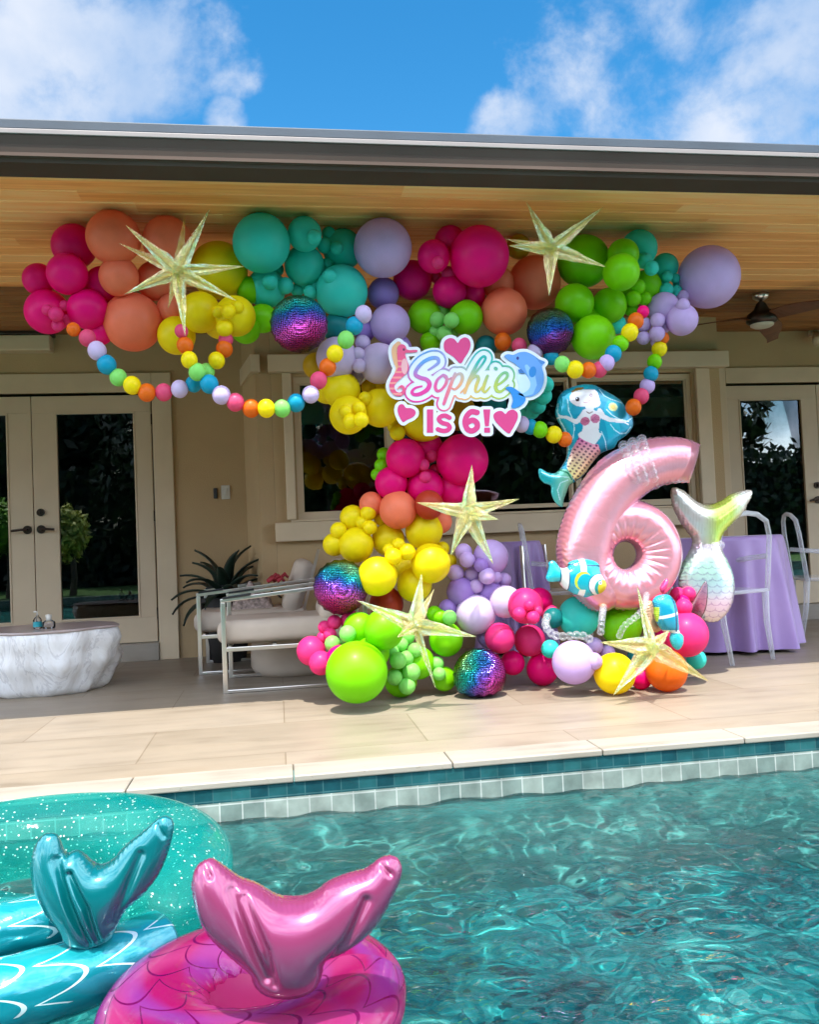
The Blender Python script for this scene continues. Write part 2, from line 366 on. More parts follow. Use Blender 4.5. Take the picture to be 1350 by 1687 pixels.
def wall_with_openings(mb, x0, x1, z0, z1, y0, y1, ops):
    ops = sorted(ops); x = x0
    for a, b, c, d in ops:
        mb.box(x, a, y0, y1, z0, z1); mb.box(a, b, y0, y1, d, z1)
        if c > z0: mb.box(a, b, y0, y1, z0, c)
        x = b
    mb.box(x, x1, y0, y1, z0, z1)
mb = MB(); wall_with_openings(mb, -14, bl0, 0, CEIL+.3, WY, WY+T, [(dl-.05, dr+.05, -.1, ZT+.04)])
hp(mb, 'wall', M_['stucco']); mb = MB(); wall_with_openings(mb, br0, 16, 0, CEIL+.3, WY, WY+T, [(rl-.05, rr+.05, -.1, ZT+.04)])
hp(mb, 'wall', M_['stucco'])
# bay
cl, cr_ = X_(469, 740, BY), X_(1171, 740, BY)
g = [X_(496, 740, BY), X_(637, 720, BY), X_(648, 720, BY), X_(940, 740, BY), X_(957, 740, BY), X_(1139, 740, BY)]
gz0, gz1 = Z_(500, 846, BY), Z_(500, 631, BY)
sz0, sz1 = Z_(455, 893, BY), Z_(455, 862, BY)
hz0, hz1 = Z_(443, 616, BY), Z_(443, 588, BY)
mb = MB(); wall_with_openings(mb, bl1, br1, 0, CEIL+.3, BY, BY+.18, [(g[0]-.04, g[5]+.04, gz0-.06, gz1+.05)])
def quadwall(mb, a, b, z0, z1, th=.12):
    a = Vector((a[0], a[1], 0)); b = Vector((b[0], b[1], 0)); d = (b-a).normalized(); n = Vector((-d.y, d.x, 0))*th
    vs = [(*p.xy, z) for z in (z0, z1) for p in (a, b, b+n, a+n)]
    mb.add(vs, [(0, 3, 2, 1), (4, 5, 6, 7)]+[(i, (i+1) % 4, 4+(i+1) % 4, 4+i) for i in range(4)])
quadwall(mb, (bl0, WY+.05), (bl1-.001, BY+.001), 0, CEIL+.3, -.12)
quadwall(mb, (br1+.001, BY+.001), (br0, WY+.05), 0, CEIL+.3, .12)
hp(mb, 'bay_wall', M_['stucco'])
def trimbox(name, x0, x1, z0, z1, y0, y1, mat='trim', bev=.006, parent=None):
    return hp(MB().box(x0, x1, y0, y1, z0, z1), name, M_[mat], bevel=bev, parent=parent)
trimbox('window_head', bl1-.02, br1+.05, hz0, hz1, BY-.09, BY-.002)
mb = MB(); quadwall(mb, (bl0-.06, WY), (bl1-.08, BY-.085), hz0, hz1, -.07); hp(mb, 'window_head', M_['trim'])
mb = MB(); quadwall(mb, (bl0-.012, WY-.06), (bl1-.035, BY+.06), Z_(440, 870, 6.9), hz0-.06, -.03); hp(mb, 'corner_board', M_['trim'])
mb = MB(); quadwall(mb, (bl1-.04, BY+.18), (bl1-.02, BY+.05), sz0, hz0, -.02); hp(mb, 'corner_board', M_['trim'])
trimbox('window_sill', X_(454, 878, BY)-.0, br1+.05, sz0, sz1, BY-.075, BY-.002)
trimbox('sill_cap', X_(480, 862, BY), br1+.03, sz1+.002, sz1+.02, BY-.05, BY-.002, bev=.004)
trimbox('casing', cl, g[0]-.055, sz1+.022, hz0-.002, BY-.04, BY-.002)
trimbox('casing', g[5]+.06, cr_+.01, sz1+.022, hz0-.002, BY-.04, BY-.002)
def sash(name, x0, x1, z0, z1, y, fw=.05, fd=.05, shade=None):
    mb = MB(); a, b, c, d = x0-fw, x1+fw, z0-fw, z1+fw
    mb.box(a, b, y, y+fd, c, z0); mb.box(a, b, y, y+fd, z1, d); mb.box(a, x0, y, y+fd, z0, z1); mb.box(x1, b, y, y+fd, z0, z1)
    # inner bead
    for q in ((x0, x1, z0, z0+.012), (x0, x1, z1-.012, z1), (x0, x0+.012, z0+.012, z1-.012), (x1-.012, x1, z0+.012, z1-.012)):
        mb.box(q[0], q[1], y+.014, y+.03, q[2], q[3])
    fr = hp(mb, name, M_['trim'], bevel=.003)
    gm = MB().box(x0-.004, x1+.004, y+.031, y+.035, z0-.004, z1+.004); hp(gm, 'glass', M_['glass'], fr)
    return fr
WN = []
for i, (a, b) in enumerate(((g[0], g[1]), (g[2], g[3]), (g[4], g[5]))):
    fw = [.05, .022, .04][i]
    WN.append(sash('window', a+.0, b, gz0, gz1, BY+.02+.004*i, fw=fw))
    zt = gz1+.02; zm = Z_(600, 662, BY+.1); zbm = Z_(600, 697, BY+.1)
    y = BY+.1
    if i != 1:
        mb = MB(); mb.box(a-.08, b+.08, y, y+.03, zm, zt+.1); hp(mb, 'valance', M_['shadegreen'], WN[-1])
        mb = MB()
        mb.box(a-.05, b+.05, y+.005, y+.045, zbm, zm-.001); hp(mb, 'roman_shade', M_['shade'], WN[-1], bevel=.01)
# threshold and doors
def hinge(x, z, y):
    return MB().box(x-.009, x+.009, y-.012, y-.001, z-.045, z+.045)
def door_leaf(x0, x1, gx0, gx1, gz0, gz1, handle, dead, hx):
    y = WY+.03; mb = MB()
    z0, z1 = ZB+.004, ZT-.004
    mb.box(x0, x1, y, y+.045, z0, gz0); mb.box(x0, x1, y, y+.045, gz1, z1); mb.box(x0, gx0, y, y+.045, gz0, gz1); mb.box(gx1, x1, y, y+.045, gz0, gz1)
    for q in ((gx0, gx1, gz0, gz0+.014), (gx0, gx1, gz1-.014, gz1), (gx0, gx0+.014, gz0+.014, gz1-.014), (gx1-.014, gx1, gz0+.014, gz1-.014)):
        mb.box(q[0], q[1], y-.006, y+.02, q[2], q[3])
    d = hp(mb, 'door', M_['door_paint'], bevel=.003)
    hp(MB().box(gx0-.004, gx1+.004, y+.021, y+.026, gz0-.004, gz1+.004), 'glass', M_['glass'], d)
    if handle:
        hx_, s = handle
        hz = Z_(40, 873, WY)
        m2 = MB(); m2.add([(hx_+.034*math.cos(a), y-(.012 if k else .0), hz+.034*math.sin(a)) for k in (0, 1) for a in [i*math.pi/10 for i in range(20)]], [tuple(range(20, 40))]+[(i, (i+1) % 20, 20+(i+1) % 20, 20+i) for i in range(20)])
        m2.tube([(hx_, y-.01, hz), (hx_, y-.05, hz), (hx_+s*.03, y-.055, hz), (hx_+s*.11, y-.052, hz-.006)], .010, 10)
        hp(m2, 'handle', M_['bronze'], d, smooth=False)
        if dead:
            m3 = MB(); hz += .135
            m3.add([(hx_+.03*math.cos(a), y-(.018 if k else .0), hz+.03*math.sin(a)) for k in (0, 1) for a in [i*math.pi/10 for i in range(20)]], [tuple(range(20, 40))]+[(i, (i+1) % 20, 20+(i+1) % 20, 20+i) for i in range(20)])
            m3.box(hx_-.005, hx_+.005, y-.034, y-.016, hz-.016, hz+.016)
            hp(m3, 'deadbolt', M_['bronze'], d)
    if hx is not None:
        for z in (Z_(250, 690, WY), Z_(250, 850, WY), Z_(255, 1010, WY)): hp(hinge(hx, z, y-.0), 'hinge', M_['bronze'], d)
    return d
lz1, lz0 = Z_(150, 678, WY), Z_(165, 1021, WY)
lg0, lg1 = X_(93, 850, WY), X_(226, 850, WY)
door_leaf(dm+.003, dr, lg0, lg1, lz0, lz1, (dm+.055, 1), True, dr+.008)
door_leaf(dl, dm-.003, dm-(lg1-dm), dm-(lg0-dm), lz0, lz1, (dm-.05, -1), False, None)
rg0, rg1 = X_(1231, 850, WY), X_(1336, 850, WY); rz1 = Z_(1270, 656, WY)
door_leaf(rl, rm-.003, rg0, rg1, lz0, rz1, (rm-.05, -1), True, None)
door_leaf(rm+.003, rr, rm+(rm-rg1), rm+(rm-rg0), lz0, rz1, (rm+.055, 1), False, None)
def casing(x0, x1, w=.12):
    mb = MB(); z1 = ZT+.012
    mb.box(x0-w, x0, WY-.03, WY-.002, 0.0, z1+w); mb.box(x1, x1+w, WY-.03, WY-.002, 0.0, z1+w); mb.box(x0+.001, x1-.001, WY-.03, WY-.002, z1, z1+w)
    hp(mb, 'door_casing', M_['trim'], bevel=.004)
    mb = MB(); mb.box(x0+.001, x1-.001, WY-.05, WY+.15, 0.0, ZB); hp(mb, 'threshold', M_['coping'], bevel=.004)
casing(dl-.012, dr+.018, .155); casing(rl-.018, rr+.018, .14)
# ceilings of the porch, board by board with V grooves
def boards(name, y0, y1, z, mat, pw=.13):
    mb = MB(); y = y0; x0, x1 = -14, 16
    while y < y1-1e-6:
        e = min(y+pw, y1); pr = [(y, z+.013), (y+.017, z), (e-.003, z), (e, z+.013)]
        vs = [(x, a, b) for x in (x0, x1) for a, b in pr]
        mb.add(vs, [(i, i+1, 5+i, 4+i) for i in range(3)]); y = e
    return hp(mb, name, M_[mat])
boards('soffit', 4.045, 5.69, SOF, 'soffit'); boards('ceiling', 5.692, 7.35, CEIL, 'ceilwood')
hp(MB().box(-14, 16, 5.672, 5.69, SOF+.0075, CEIL+.05), 'ceiling_edge', M_['soffit'])
gy = 3.82
zz = lambda py: Z_(0, py, gy)
mb = MB()   # gutter profile swept along the eave
pr = [(gy+.05, zz(262)), (gy+.03, zz(262)), (gy+.022, zz(257)), (gy+.005, zz(255)), (gy+.012, zz(248)), (gy+.006, zz(236)), (gy-.004, zz(226)), (gy-.008, zz(222))]
vs = [(x, a, b) for x in (-14, 16) for a, b in pr]; n = len(pr)
mb.add(vs, [(i, i+1, n+i+1, n+i) for i in range(n-1)]); mb.box(-14, 16, gy+.05, gy+.15, zz(262), zz(258))
hp(mb, 'gutter', M_['gutter'])
hp(MB().box(-14, 16, gy-.014, gy+.03, zz(221.5), zz(213)), 'gutter_lip', M_['sunlit_lip'], bevel=.003)
hp(MB().box(-14, 16, gy-.004, gy+.08, zz(212.5), zz(195)), 'drip_edge', M_['roof_metal'], bevel=.006)
hp(MB().box(-14, 16, gy+.152, gy+.19, SOF-.012, SOF+.12), 'fascia', M_['gutter'])
hp(MB().box(-14, 16, gy+.192, gy+.222, SOF+.002, SOF+.12), 'fascia', M_['gap_shadow'])  # dark strip standing in for the shadow gap behind the fascia
zt = zz(196)
mb = MB(); mb.add([(x, y, z) for x in (-14, 16) for y, z in ((gy+.02, zt-.01), (11, zt+1.5), (11, zt+1.35), (gy+.1, SOF+.13))], [(0, 1, 5, 4), (1, 2, 6, 5), (2, 3, 7, 6), (3, 0, 4, 7)]); hp(mb, 'roof', M_['roof_metal'])
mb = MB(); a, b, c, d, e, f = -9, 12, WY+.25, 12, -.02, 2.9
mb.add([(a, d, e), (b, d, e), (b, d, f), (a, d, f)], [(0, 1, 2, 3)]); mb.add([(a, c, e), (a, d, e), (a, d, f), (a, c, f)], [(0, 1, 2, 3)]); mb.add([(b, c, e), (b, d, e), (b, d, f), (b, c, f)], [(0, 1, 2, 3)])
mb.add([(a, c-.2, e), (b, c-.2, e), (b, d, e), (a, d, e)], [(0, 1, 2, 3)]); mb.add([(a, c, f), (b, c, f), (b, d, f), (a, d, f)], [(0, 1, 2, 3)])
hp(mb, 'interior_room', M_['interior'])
# ------------------------------------------------------------------ fittings on the house
p0 = P(0, 568, WY)
t = thing('wall_box', 'beige box fixed under the ceiling above the left french doors', 'wall box', (X_(40, 568, WY), WY, Z_(40, 568, WY)))
mb = MB(); hx = (X_(79, 570, WY)-X_(-20, 570, WY))/2; mb.box(-hx, hx, -.13, -.002, -.075, .05); mb.obj('housing', M_['trim'], t, bevel=.012)
MB().box(-hx-.015, hx+.015, -.14, -.002, .052, .085).obj('bracket', M_['bronze'], t, bevel=.004)
t = thing('wall_switch', 'cream switch plate beside a small black sensor on the stucco wall', 'switch', (X_(372, 811, WY), WY, Z_(372, 811, WY)))
MB().box(-.036, .036, -.010, -.002, -.058, .058).obj('plate', M_['whiteplastic'], t, bevel=.004)
MB().box(-.014, .014, -.016, -.0105, -.03, .03).obj('rocker', M_['whiteplastic'], t, bevel=.003)
MB().box(-.098, -.066, -.02, -.002, -.05, .035).obj('sensor', M_['black'], t, bevel=.004)
t = thing('flood_light', 'small twin spotlight under the ceiling above the right french doors', 'flood light', (X_(1340, 560, WY), WY, Z_(1340, 552, WY)))
MB().box(-.05, .05, -.03, -.002, -.02, .06).obj('base', M_['trim'], t, bevel=.008)
for s in (-1, 1):
    MB().tube([(0, -.03, .02), (s*.03, -.07, -.0), (s*.05, -.13, -.07), (s*.055, -.16, -.10)], [.012, .016, .045, .05], 16).obj('lamp_head', M_['trim'], t, smooth=True)
# ceiling fan
FY = 6.0
fc = P(1253, 480, FY); fc.z = CEIL
t = thing('ceiling_fan', 'brown three blade ceiling fan with a frosted light under the cedar ceiling', 'ceiling fan', fc)
MB().lathe([(.001, 0), (.062, 0), (.058, -.03), (.03, -.05), (.014, -.055)]).obj('canopy', M_['steel'], t, smooth=True)
MB().tube([(0, 0, -.05), (0, 0, -.125)], .011).obj('downrod', M_['bronze'], t, smooth=True)
hubz = Z_(1253, 524, FY)-CEIL
MB().lathe([(.012, hubz+.13), (.035, hubz+.11), (.06, hubz+.06), (.105, hubz+.03), (.118, hubz), (.115, hubz-.03), (.09, hubz-.05)], 32).obj('motor', M_['bronze'], t, smooth=True)
MB().lathe([(.088, hubz-.045), (.085, hubz-.062), (.06, hubz-.075), (.001, hubz-.08)], 32).obj('light', simple('frosted_lens', (.6, .55, .42), .3), t, smooth=True)
bm_w = simple('walnut_blade', (.16, .06, .025), .4, var=.3, vs=9)
for an in (172, 52, 292):
    mb = MB(); vs = []
    ca, sa = math.cos(R(an)), math.sin(R(an))
    N = 12
    for i in range(N+1):
        s = i/N; r_ = .10+.56*s; wd = .045+.045*math.sin(math.pi*min(1, s*1.15))**1*(1-.35*s); off = -.03*math.sin(s*3)
        for q, zz_ in ((-1, .022), (1, -.022)):
            for th in (0, .008):
                a_, b_ = r_, off+q*wd
                vs.append((a_*ca-b_*sa, a_*sa+b_*ca, hubz-.005+zz_*(1-.4*s)+th-.05*s*s))
    fs = []
    for i in range(N):
        k = i*4; fs += [(k, k+4, k+6, k+2), (k+1, k+3, k+7, k+5), (k, k+1, k+5, k+4), (k+2, k+6, k+7, k+3)]
    fs += [(0, 2, 3, 1), (4*N, 4*N+1, 4*N+3, 4*N+2)]
    mb.add(vs, fs); mb.obj('blade', bm_w, t, smooth=False)
# ------------------------------------------------------------------ furniture
def rbox(mb, x0, x1, y0, y1, z0, z1): return mb.box(x0, x1, y0, y1, z0, z1)
def lounge(X0, Y0, Y1, label):
    t = thing('lounge_chair', label, 'lounge chair', (X0, Y0, 0), 'steel framed lounge chairs')
    D = Y1-Y0; L = .86; fw = .028
    for k, y in enumerate((0, D)):
        mb = MB(); b = .022
        mb.bar((0, y, .0), (0, y, .545), fw, .02); mb.bar((L, y, 0), (L, y, .60), fw, .02)
        mb.bar((-.014, y, .556), (L+.014, y, .632), .02, .022); mb.bar((.012, y, .012), (L-.012, y, .012), fw, .02); mb.bar((.012, y, .262), (L-.012, y, .262), .02, .026)
        mb.obj('side_frame', M_['steel'], t, bevel=.003)
        MB().bar((.0, y, .572), (.17, y, .589), .045, .012).obj('armrest', M_['black'], t, bevel=.003)
    mb = MB()
    for x in (.03, .3, .58, L-.03): mb.bar((x, .012, .272), (x, D-.012, .272), .02, .02)
    mb.obj('seat_frame', M_['steel'], t)
    mb = MB().box(-.045, L-.10, .03, D-.03, .285, .43); o = mb.obj('seat_cushion', M_['cushion'], t, bevel=.055, seg=5, smooth=True)
    mb = MB().box(0, .14, .03, D-.03, 0, .40); o = mb.obj('back_cushion', M_['cushion'], t, bevel=.06, seg=5, smooth=True)
    o.location = (L-.30, 0, .415); o.rotation_euler = (0, R(20), 0)
    MB().bar((L-.13, .01, .42), (L-.01, .01, .84), .02).obj('back_frame', M_['steel'], t)
    MB().bar((L-.13, D-.01, .42), (L-.01, D-.01, .84), .02).obj('back_frame', M_['steel'], t)
    return t
YA = 5.26; XA = X_(372, 1132, YA)
lounge(XA, YA, YA+.62, 'nearer steel framed lounge chair with cream cushions behind the lower balloons')
YB = 6.12; XB = X_(331, 1100, YB)
lounge(XB, YB, YB+.62, 'farther steel framed lounge chair with cream cushions in front of the agave')
# pouf under / beyond
pc = P(472, 1092, 5.75)
MBp = MB().lathe([(.001, .30), (.2, .30), (.27, .27), (.30, .18), (.30, .05), (.27, .0), (.001, .0)], 32)
tag(MBp.obj('pouf', M_['cushion'], smooth=True, loc=(pc.x+.06, 6.02, 0)), 'low round cream pouf on the floor beyond the nearer lounge chair', 'pouf')
# things left on the far chair
bp_ = P(447, 958, 6.30)
mb = MB()
N = 16
vs = []; 
for i in range(N+1):
    for j in range(N+1):
        u, v = i/N*2-1, j/N*2-1
        hh = max(0, (1-u*u)*(1-v*v))**.5*(.15+.05*math.sin(6*u+2)*math.cos(5*v))
        vs.append((u*.15, v*.12, hh))
mb.add(vs, [(i*(N+1)+j, (i+1)*(N+1)+j, (i+1)*(N+1)+j+1, i*(N+1)+j+1) for i in range(N) for j in range(N)])
tag(mb.obj('towel', simple('patterned_towel', (.38, .30, .26), .9, var=.6, vs=40), smooth=True, loc=(XB+.36, 6.40, .43)), 'crumpled patterned towel heaped on the farther lounge chair', 'towel')
mb = MB()
for i in range(9):
    a = Vector((random.uniform(-.09, .09), random.uniform(-.03, .03), random.uniform(0, .03))); mb.tube([a, a+Vector((.03, .0, .025)), a+Vector((.05, .02, .0))], [.012, .016, .01], 8)
tag(mb.obj('flower_garland', simple('red_petals', (.35, .02, .03), .6), smooth=True, loc=(XB+.56, 6.13, .62)), 'small red garland draped over the arm of the farther lounge chair', 'garland')
# marble coffee table
tcn = P(72, 1100, 5.78); 
m, tt, b, o_ = new_mat('veined_marble'); setp(b, Roughness=.35)
n1 = noise(tt, 3.0, 8, stretch=(1, 1, .45), rough=.62, dist=1.6); 
tt.links.new(ramp(tt, n1, [(.33, (.66, .63, .58)), (.47, (.82, .80, .77)), (.5, (.62, .60, .58)), (.53, (.82, .81, .79)), (.68, (.68, .65, .61))]), b.inputs['Base Color']); bump(tt, b, n1, .5, .03)
M_['marble'] = m
t = thing('coffee_table', 'white veined marble coffee table carved like a boulder on the shaded patio', 'coffee table', (tcn.x, 5.85, 0))
prof = [(0, .72), (.02, .80), (.05, .84), (.09, .88), (.13, .93), (.17, .99), (.21, 1.02), (.25, 1.00), (.29, 1.02), (.33, 1.04), (.375, 1.03), (.395, 1.0)]
mb = MB(); NA = 96; vs = []
for z, k in prof:
    for j in range(NA):
        a = 2*math.pi*j/NA
        fold = 1+.05*math.sin(5*a+z*7)+.03*math.sin(9*a+1-z*9)+.018*math.sin(17*a+z*14)*(1-z)+.006*math.sin(27*a-z*22)
        if z > .37: fold = 1+(fold-1)*.8
        vs.append((.44*k*fold*math.cos(a)+.0, .34*k*fold*math.sin(a), z))
fs = [(i*NA+j, i*NA+(j+1) % NA, (i+1)*NA+(j+1) % NA, (i+1)*NA+j) for i in range(len(prof)-1) for j in range(NA)]
mb.add(vs, fs); mb.obj('pedestal', M_['marble'], t, smooth=True)
mb = MB(); vs = []
for z, k in ((.396, .985), (.402, 1.0), (.412, .995)):
    for j in range(NA):
        a = 2*math.pi*j/NA; fold = 1+(.05*math.sin(5*a+.37*7)+.03*math.sin(9*a+1-.37*9))*.8
        vs.append((.445*k*fold*1.02*math.cos(a), .345*k*fold*1.02*math.sin(a), z))
fs = [(i*NA+j, i*NA+(j+1) % NA, (i+1)*NA+(j+1) % NA, (i+1)*NA+j) for i in range(2) for j in range(NA)]+[tuple(range(2*NA, 3*NA)), tuple(reversed(range(NA)))]
mb.add(vs, fs); mb.obj('tabletop', simple('table_top_stone', (.42, .33, .30), .3), t)
bt = P(62, 1034, 5.74)
t = thing('pump_bottle', 'small clear pump bottle with a teal label on the marble table', 'bottle', (bt.x, 5.74, .413))
MB().lathe([(.001, 0), (.024, 0), (.026, .01), (.026, .055), (.018, .07), (.009, .078), (.009, .088)], 20).obj('body', M_['acrylic'], t, smooth=True)
MB().lathe([(.0268, .012), (.0268, .045)], 20).obj('label', simple('teal_label', (.02, .30, .34), .5), t, smooth=True)
MB().tube([(0, 0, .085), (0, 0, .108), (-.022, 0, .108)], .006, 8).obj('pump', M_['whiteplastic'], t, smooth=True)
bt = P(82, 1034, 5.74)
t = thing('glass_jar', 'clear squat glass jar with a stopper beside the pump bottle', 'jar', (bt.x, 5.72, .413))
MB().lathe([(.001, 0), (.036, 0), (.04, .012), (.038, .04), (.022, .052)], 24).obj('body', M_['acrylic'], t, smooth=True)
MB().lathe([(.001, .05), (.018, .05), (.016, .062), (.02, .085), (.001, .09)], 16).obj('stopper', M_['whiteplastic'], t, smooth=True)
# agave
ap = P(372, 985, 6.82)
t = thing('agave_plant', 'dark spiky agave in a low pot in front of the stucco wall', 'plant', (ap.x, 6.82, 0))
MB().lathe([(.001, 0), (.14, 0), (.17, .2), (.22, .50), (.2, .50), (.19, .47), (.001, .46)], 28).obj('pot', simple('dark_pot', (.03, .028, .026), .7), t, smooth=True)
lm = simple('agave_leaf', (.012, .026, .015), .45, var=.35, vs=5)
for i in range(26):
    an = i*2.399+.4; el = R(82-i*3.1); Lh = .42+.1*random.random() if i > 2 else .50
    mb = MB(); vs = []; N = 10; pos = Vector((0, 0, .46)); e = el; hd = Vector((math.cos(an), math.sin(an), 0)); sd = Vector((-math.sin(an), math.cos(an), 0))
    for k in range(N+1):
        s = k/N; wd = .062*(math.sin(math.pi*min(1, .25+s*.75))**.7)*(1-s*.5)+.001
        up = -hd*math.sin(e)+Vector((0, 0, 1))*math.cos(e)
        vs += [pos-sd*wd+up*.012, pos, pos+sd*wd+up*.012]
        pos = pos+(hd*math.cos(e)+Vector((0, 0, 1))*math.sin(e))*(Lh/N); e -= R(7.5+i*.12) if k > 2 else R(2)
    mb.add(vs, [(k*3+j, k*3+j+1, k*3+j+4, k*3+j+3) for k in range(N) for j in (0, 1)])
    o = mb.obj('leaf', lm, t, smooth=True); so_ = o.modifiers.new('thickness', 'SOLIDIFY'); so_.thickness = .006
# tables under purple cloths
m, tt, b, o_ = new_mat('purple_satin'); setp(b, Roughness=.45)
b.inputs['Sheen Weight'].default_value = .3
tt.links.new(ramp(tt, noise(tt, 3, 4), [(.3, (.30, .18, .42)), (.7, (.38, .25, .50))]), b.inputs['Base Color'])
M_['purple'] = m
def cloth_table(cx, cy, r, h, label, seed):
    rs = random.Random(seed); t = thing('party_table', label, 'table', (cx, cy, 0), 'cloth covered round party tables')
    NA = 180; ph = [rs.uniform(0, 6.3) for _ in range(4)]
    prof = [(.001, h+.003, 0), (r*.6, h+.003, 0), (r*.97, h+.003, 0), (r, h-.004, .0), (r+.006, h-.03, .1)]+[(r+.01+.06*s**1.1, h-.03-(h-.055)*s, s**.7) for s in [i/10 for i in range(1, 11)]]
    vs = []
    for q, z, am in prof:
        for j in range(NA):
            a = 2*math.pi*j/NA
            fo = .028*math.sin(11*a+ph[0]+.5*math.sin(3*a))+.016*math.sin(19*a+ph[1])+.012*math.sin(6*a+ph[2])
            rr = q+am*fo*1.5
            vs.append((rr*math.cos(a), rr*math.sin(a), z))
    fs = [(i*NA+j, i*NA+(j+1) % NA, (i+1)*NA+(j+1) % NA, (i+1)*NA+j) for i in range(len(prof)-1) for j in range(NA)]
    me = MB().add(vs, fs); o = me.obj('tablecloth', M_['purple'], t, smooth=True)
    MB().lathe([(.001, h-.03), (r-.005, h-.03), (r-.005, h-.004), (.001, h-.004)], 48).obj('tabletop', M_['whiteplastic'], t)
    mb = MB()
    for k in range(4): mb.tube([(.25*math.cos(k*1.57), .25*math.sin(k*1.57), h-.03), (.3*math.cos(k*1.57), .3*math.sin(k*1.57), 0)], .015, 8)
    mb.obj('table_frame', M_['steel'], t)
tp = P(1192, 1000, 5.85); cloth_table(tp.x, 5.85, .43, .80, 'nearer round table under a floor length purple cloth behind the mermaid tail balloon', 3)
tp = P(846, 940, 6.25); cloth_table(tp.x, 6.25, .21, .83, 'narrow table under a purple cloth below the bay window', 5)
m, tt, b, o_ = new_mat('acrylic_frame'); setp(b, Roughness=.08); b.inputs['Base Color'].default_value = (.78, .80, .82, 1)
trx = tt.nodes.new('ShaderNodeBsdfTransparent'); lwx = tt.nodes.new('ShaderNodeLayerWeight'); lwx.inputs[0].default_value = .5; mxx = tt.nodes.new('ShaderNodeMixShader')
tt.links.new(mth(tt, 'ADD', mth(tt, 'MULTIPLY', lwx.outputs['Facing'], .5), .22), mxx.inputs[0]); tt.links.new(trx.outputs[0], mxx.inputs[1]); tt.links.new(b.outputs[0], mxx.inputs[2]); tt.links.new(mxx.outputs[0], o_.inputs[0])
M_['acrylic_frame'] = m
def ghost(cx, cy, rz, label):
    t = thing('acrylic_chair', label, 'chair', (cx, cy, 0), 'clear acrylic chairs around the party tables'); t.rotation_euler = (0, 0, rz)
    A = M_['acrylic_frame']
    for sx in (-1, 1):
        MB().tube([(sx*.19, -.2, 0), (sx*.21, -.2, .25), (sx*.235, -.2, .44), (sx*.25, -.19, .52), (sx*.255, -.10, .63)], [.016, .02, .024, .024, .02], 10).obj('front_leg', A, t, smooth=True)
        MB().tube([(sx*.19, .25, 0), (sx*.2, .21, .25), (sx*.215, .2, .44)], [.015, .02, .024], 10).obj('rear_leg', A, t, smooth=True)
        MB().tube([(sx*.255, -.10, .63), (sx*.255, .05, .655), (sx*.24, .2, .67)], [.02, .018, .018], 10).obj('armrest', A, t, smooth=True)
    MB().box(-.23, .23, -.22, .22, .435, .46).obj('seat', A, t, bevel=.01)
    pts = [(.235*math.sin(a), .2+.03*math.cos(a), .46+0*a) for a in (0,)]
    ring = [(-.235, .2, .44)]+[(-.235+.0*i, .2+.04*i/3, .44+.12*i) for i in range(1, 4)]+[(-.2, .25, .9), (-.1, .262, .945), (0, .265, .955), (.1, .262, .945), (.2, .25, .9)]+[(.235, .2+.04*i/3, .44+.12*i) for i in (3, 2, 1)]+[(.235, .2, .44)]
    MB().tube(ring, .017, 10).obj('back_frame', A, t, smooth=True)
tp = P(1178, 1080, 5.30); ghost(tp.x+.05, 5.30, R(200), 'clear acrylic chair between the mermaid tail balloon and the nearer purple table')
tp = P(1345, 1060, 6.0); ghost(tp.x+.16, 6.05, R(70), 'clear acrylic armchair at the right edge of the photo beside the purple table')
tp = P(905, 1000, 6.1); ghost(tp.x+.08, 6.1, R(75), 'clear acrylic chair behind the tropical fish balloon under the bay window')
# ------------------------------------------------------------------ latex balloons
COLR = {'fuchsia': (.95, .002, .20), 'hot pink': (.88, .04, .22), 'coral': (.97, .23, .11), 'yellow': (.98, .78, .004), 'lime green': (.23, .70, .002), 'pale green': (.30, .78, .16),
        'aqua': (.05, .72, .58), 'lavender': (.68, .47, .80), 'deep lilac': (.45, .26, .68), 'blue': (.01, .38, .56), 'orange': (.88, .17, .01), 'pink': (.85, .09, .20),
        'pale lilac': (.72, .56, .78), 'dark teal': (.01, .22, .22), 'shaded coral': (.5, .05, .02), 'ochre': (.6, .34, .01)}  # the darker coral is coral with shade put into its colour
def latex(name, col):
    m, t, b, o = new_mat('latex_'+name.replace(' ', '_')); setp(b, Roughness=.42); b.inputs['Specular IOR Level'].default_value = .22
    b.inputs['Coat Weight'].default_value = .04; b.inputs['Coat Roughness'].default_value = .12
    lo = [c*.93 for c in col]; n = noise(t, 2.5, 3)
    c = ramp(t, n, [(.3, lo), (.7, col)]); t.links.new(c, b.inputs['Base Color'])
    tl = t.nodes.new('ShaderNodeBsdfTranslucent'); t.links.new(c, tl.inputs[0]); mx = t.nodes.new('ShaderNodeMixShader'); mx.inputs[0].default_value = .28
    t.links.new(b.outputs[0], mx.inputs[1]); t.links.new(tl.outputs[0], mx.inputs[2]); t.links.new(mx.outputs[0], o.inputs[0])
    return m
BM = {k: latex(k, v) for k, v in COLR.items()}
def balloon_mesh(name, seg, rings):
    # unit radius, neck and knot towards +Y
    mb = MB(); pr = []
    for i in range(rings+1):
        a = math.pi*i/rings; y = -math.cos(a); r = math.sin(a)
        if y > 0: y *= 1.0+.10*y*y; r *= 1-.06*y*y
        pr.append((max(r, .002), y))
    pr[-1] = (.035, 1.10); pr += [(.03, 1.13), (.06, 1.17), (.07, 1.19), (.002, 1.185)]
    vs = [(r*math.cos(2*math.pi*j/seg), y, r*math.sin(2*math.pi*j/seg)) for r, y in pr for j in range(seg)]
    mb.add(vs, [(i*seg+j, (i+1)*seg+j, (i+1)*seg+(j+1) % seg, i*seg+(j+1) % seg) for i in range(len(pr)-1) for j in range(seg)])
    me = mb.mesh(name); me.polygons.foreach_set('use_smooth', [True]*len(me.polygons)); return me
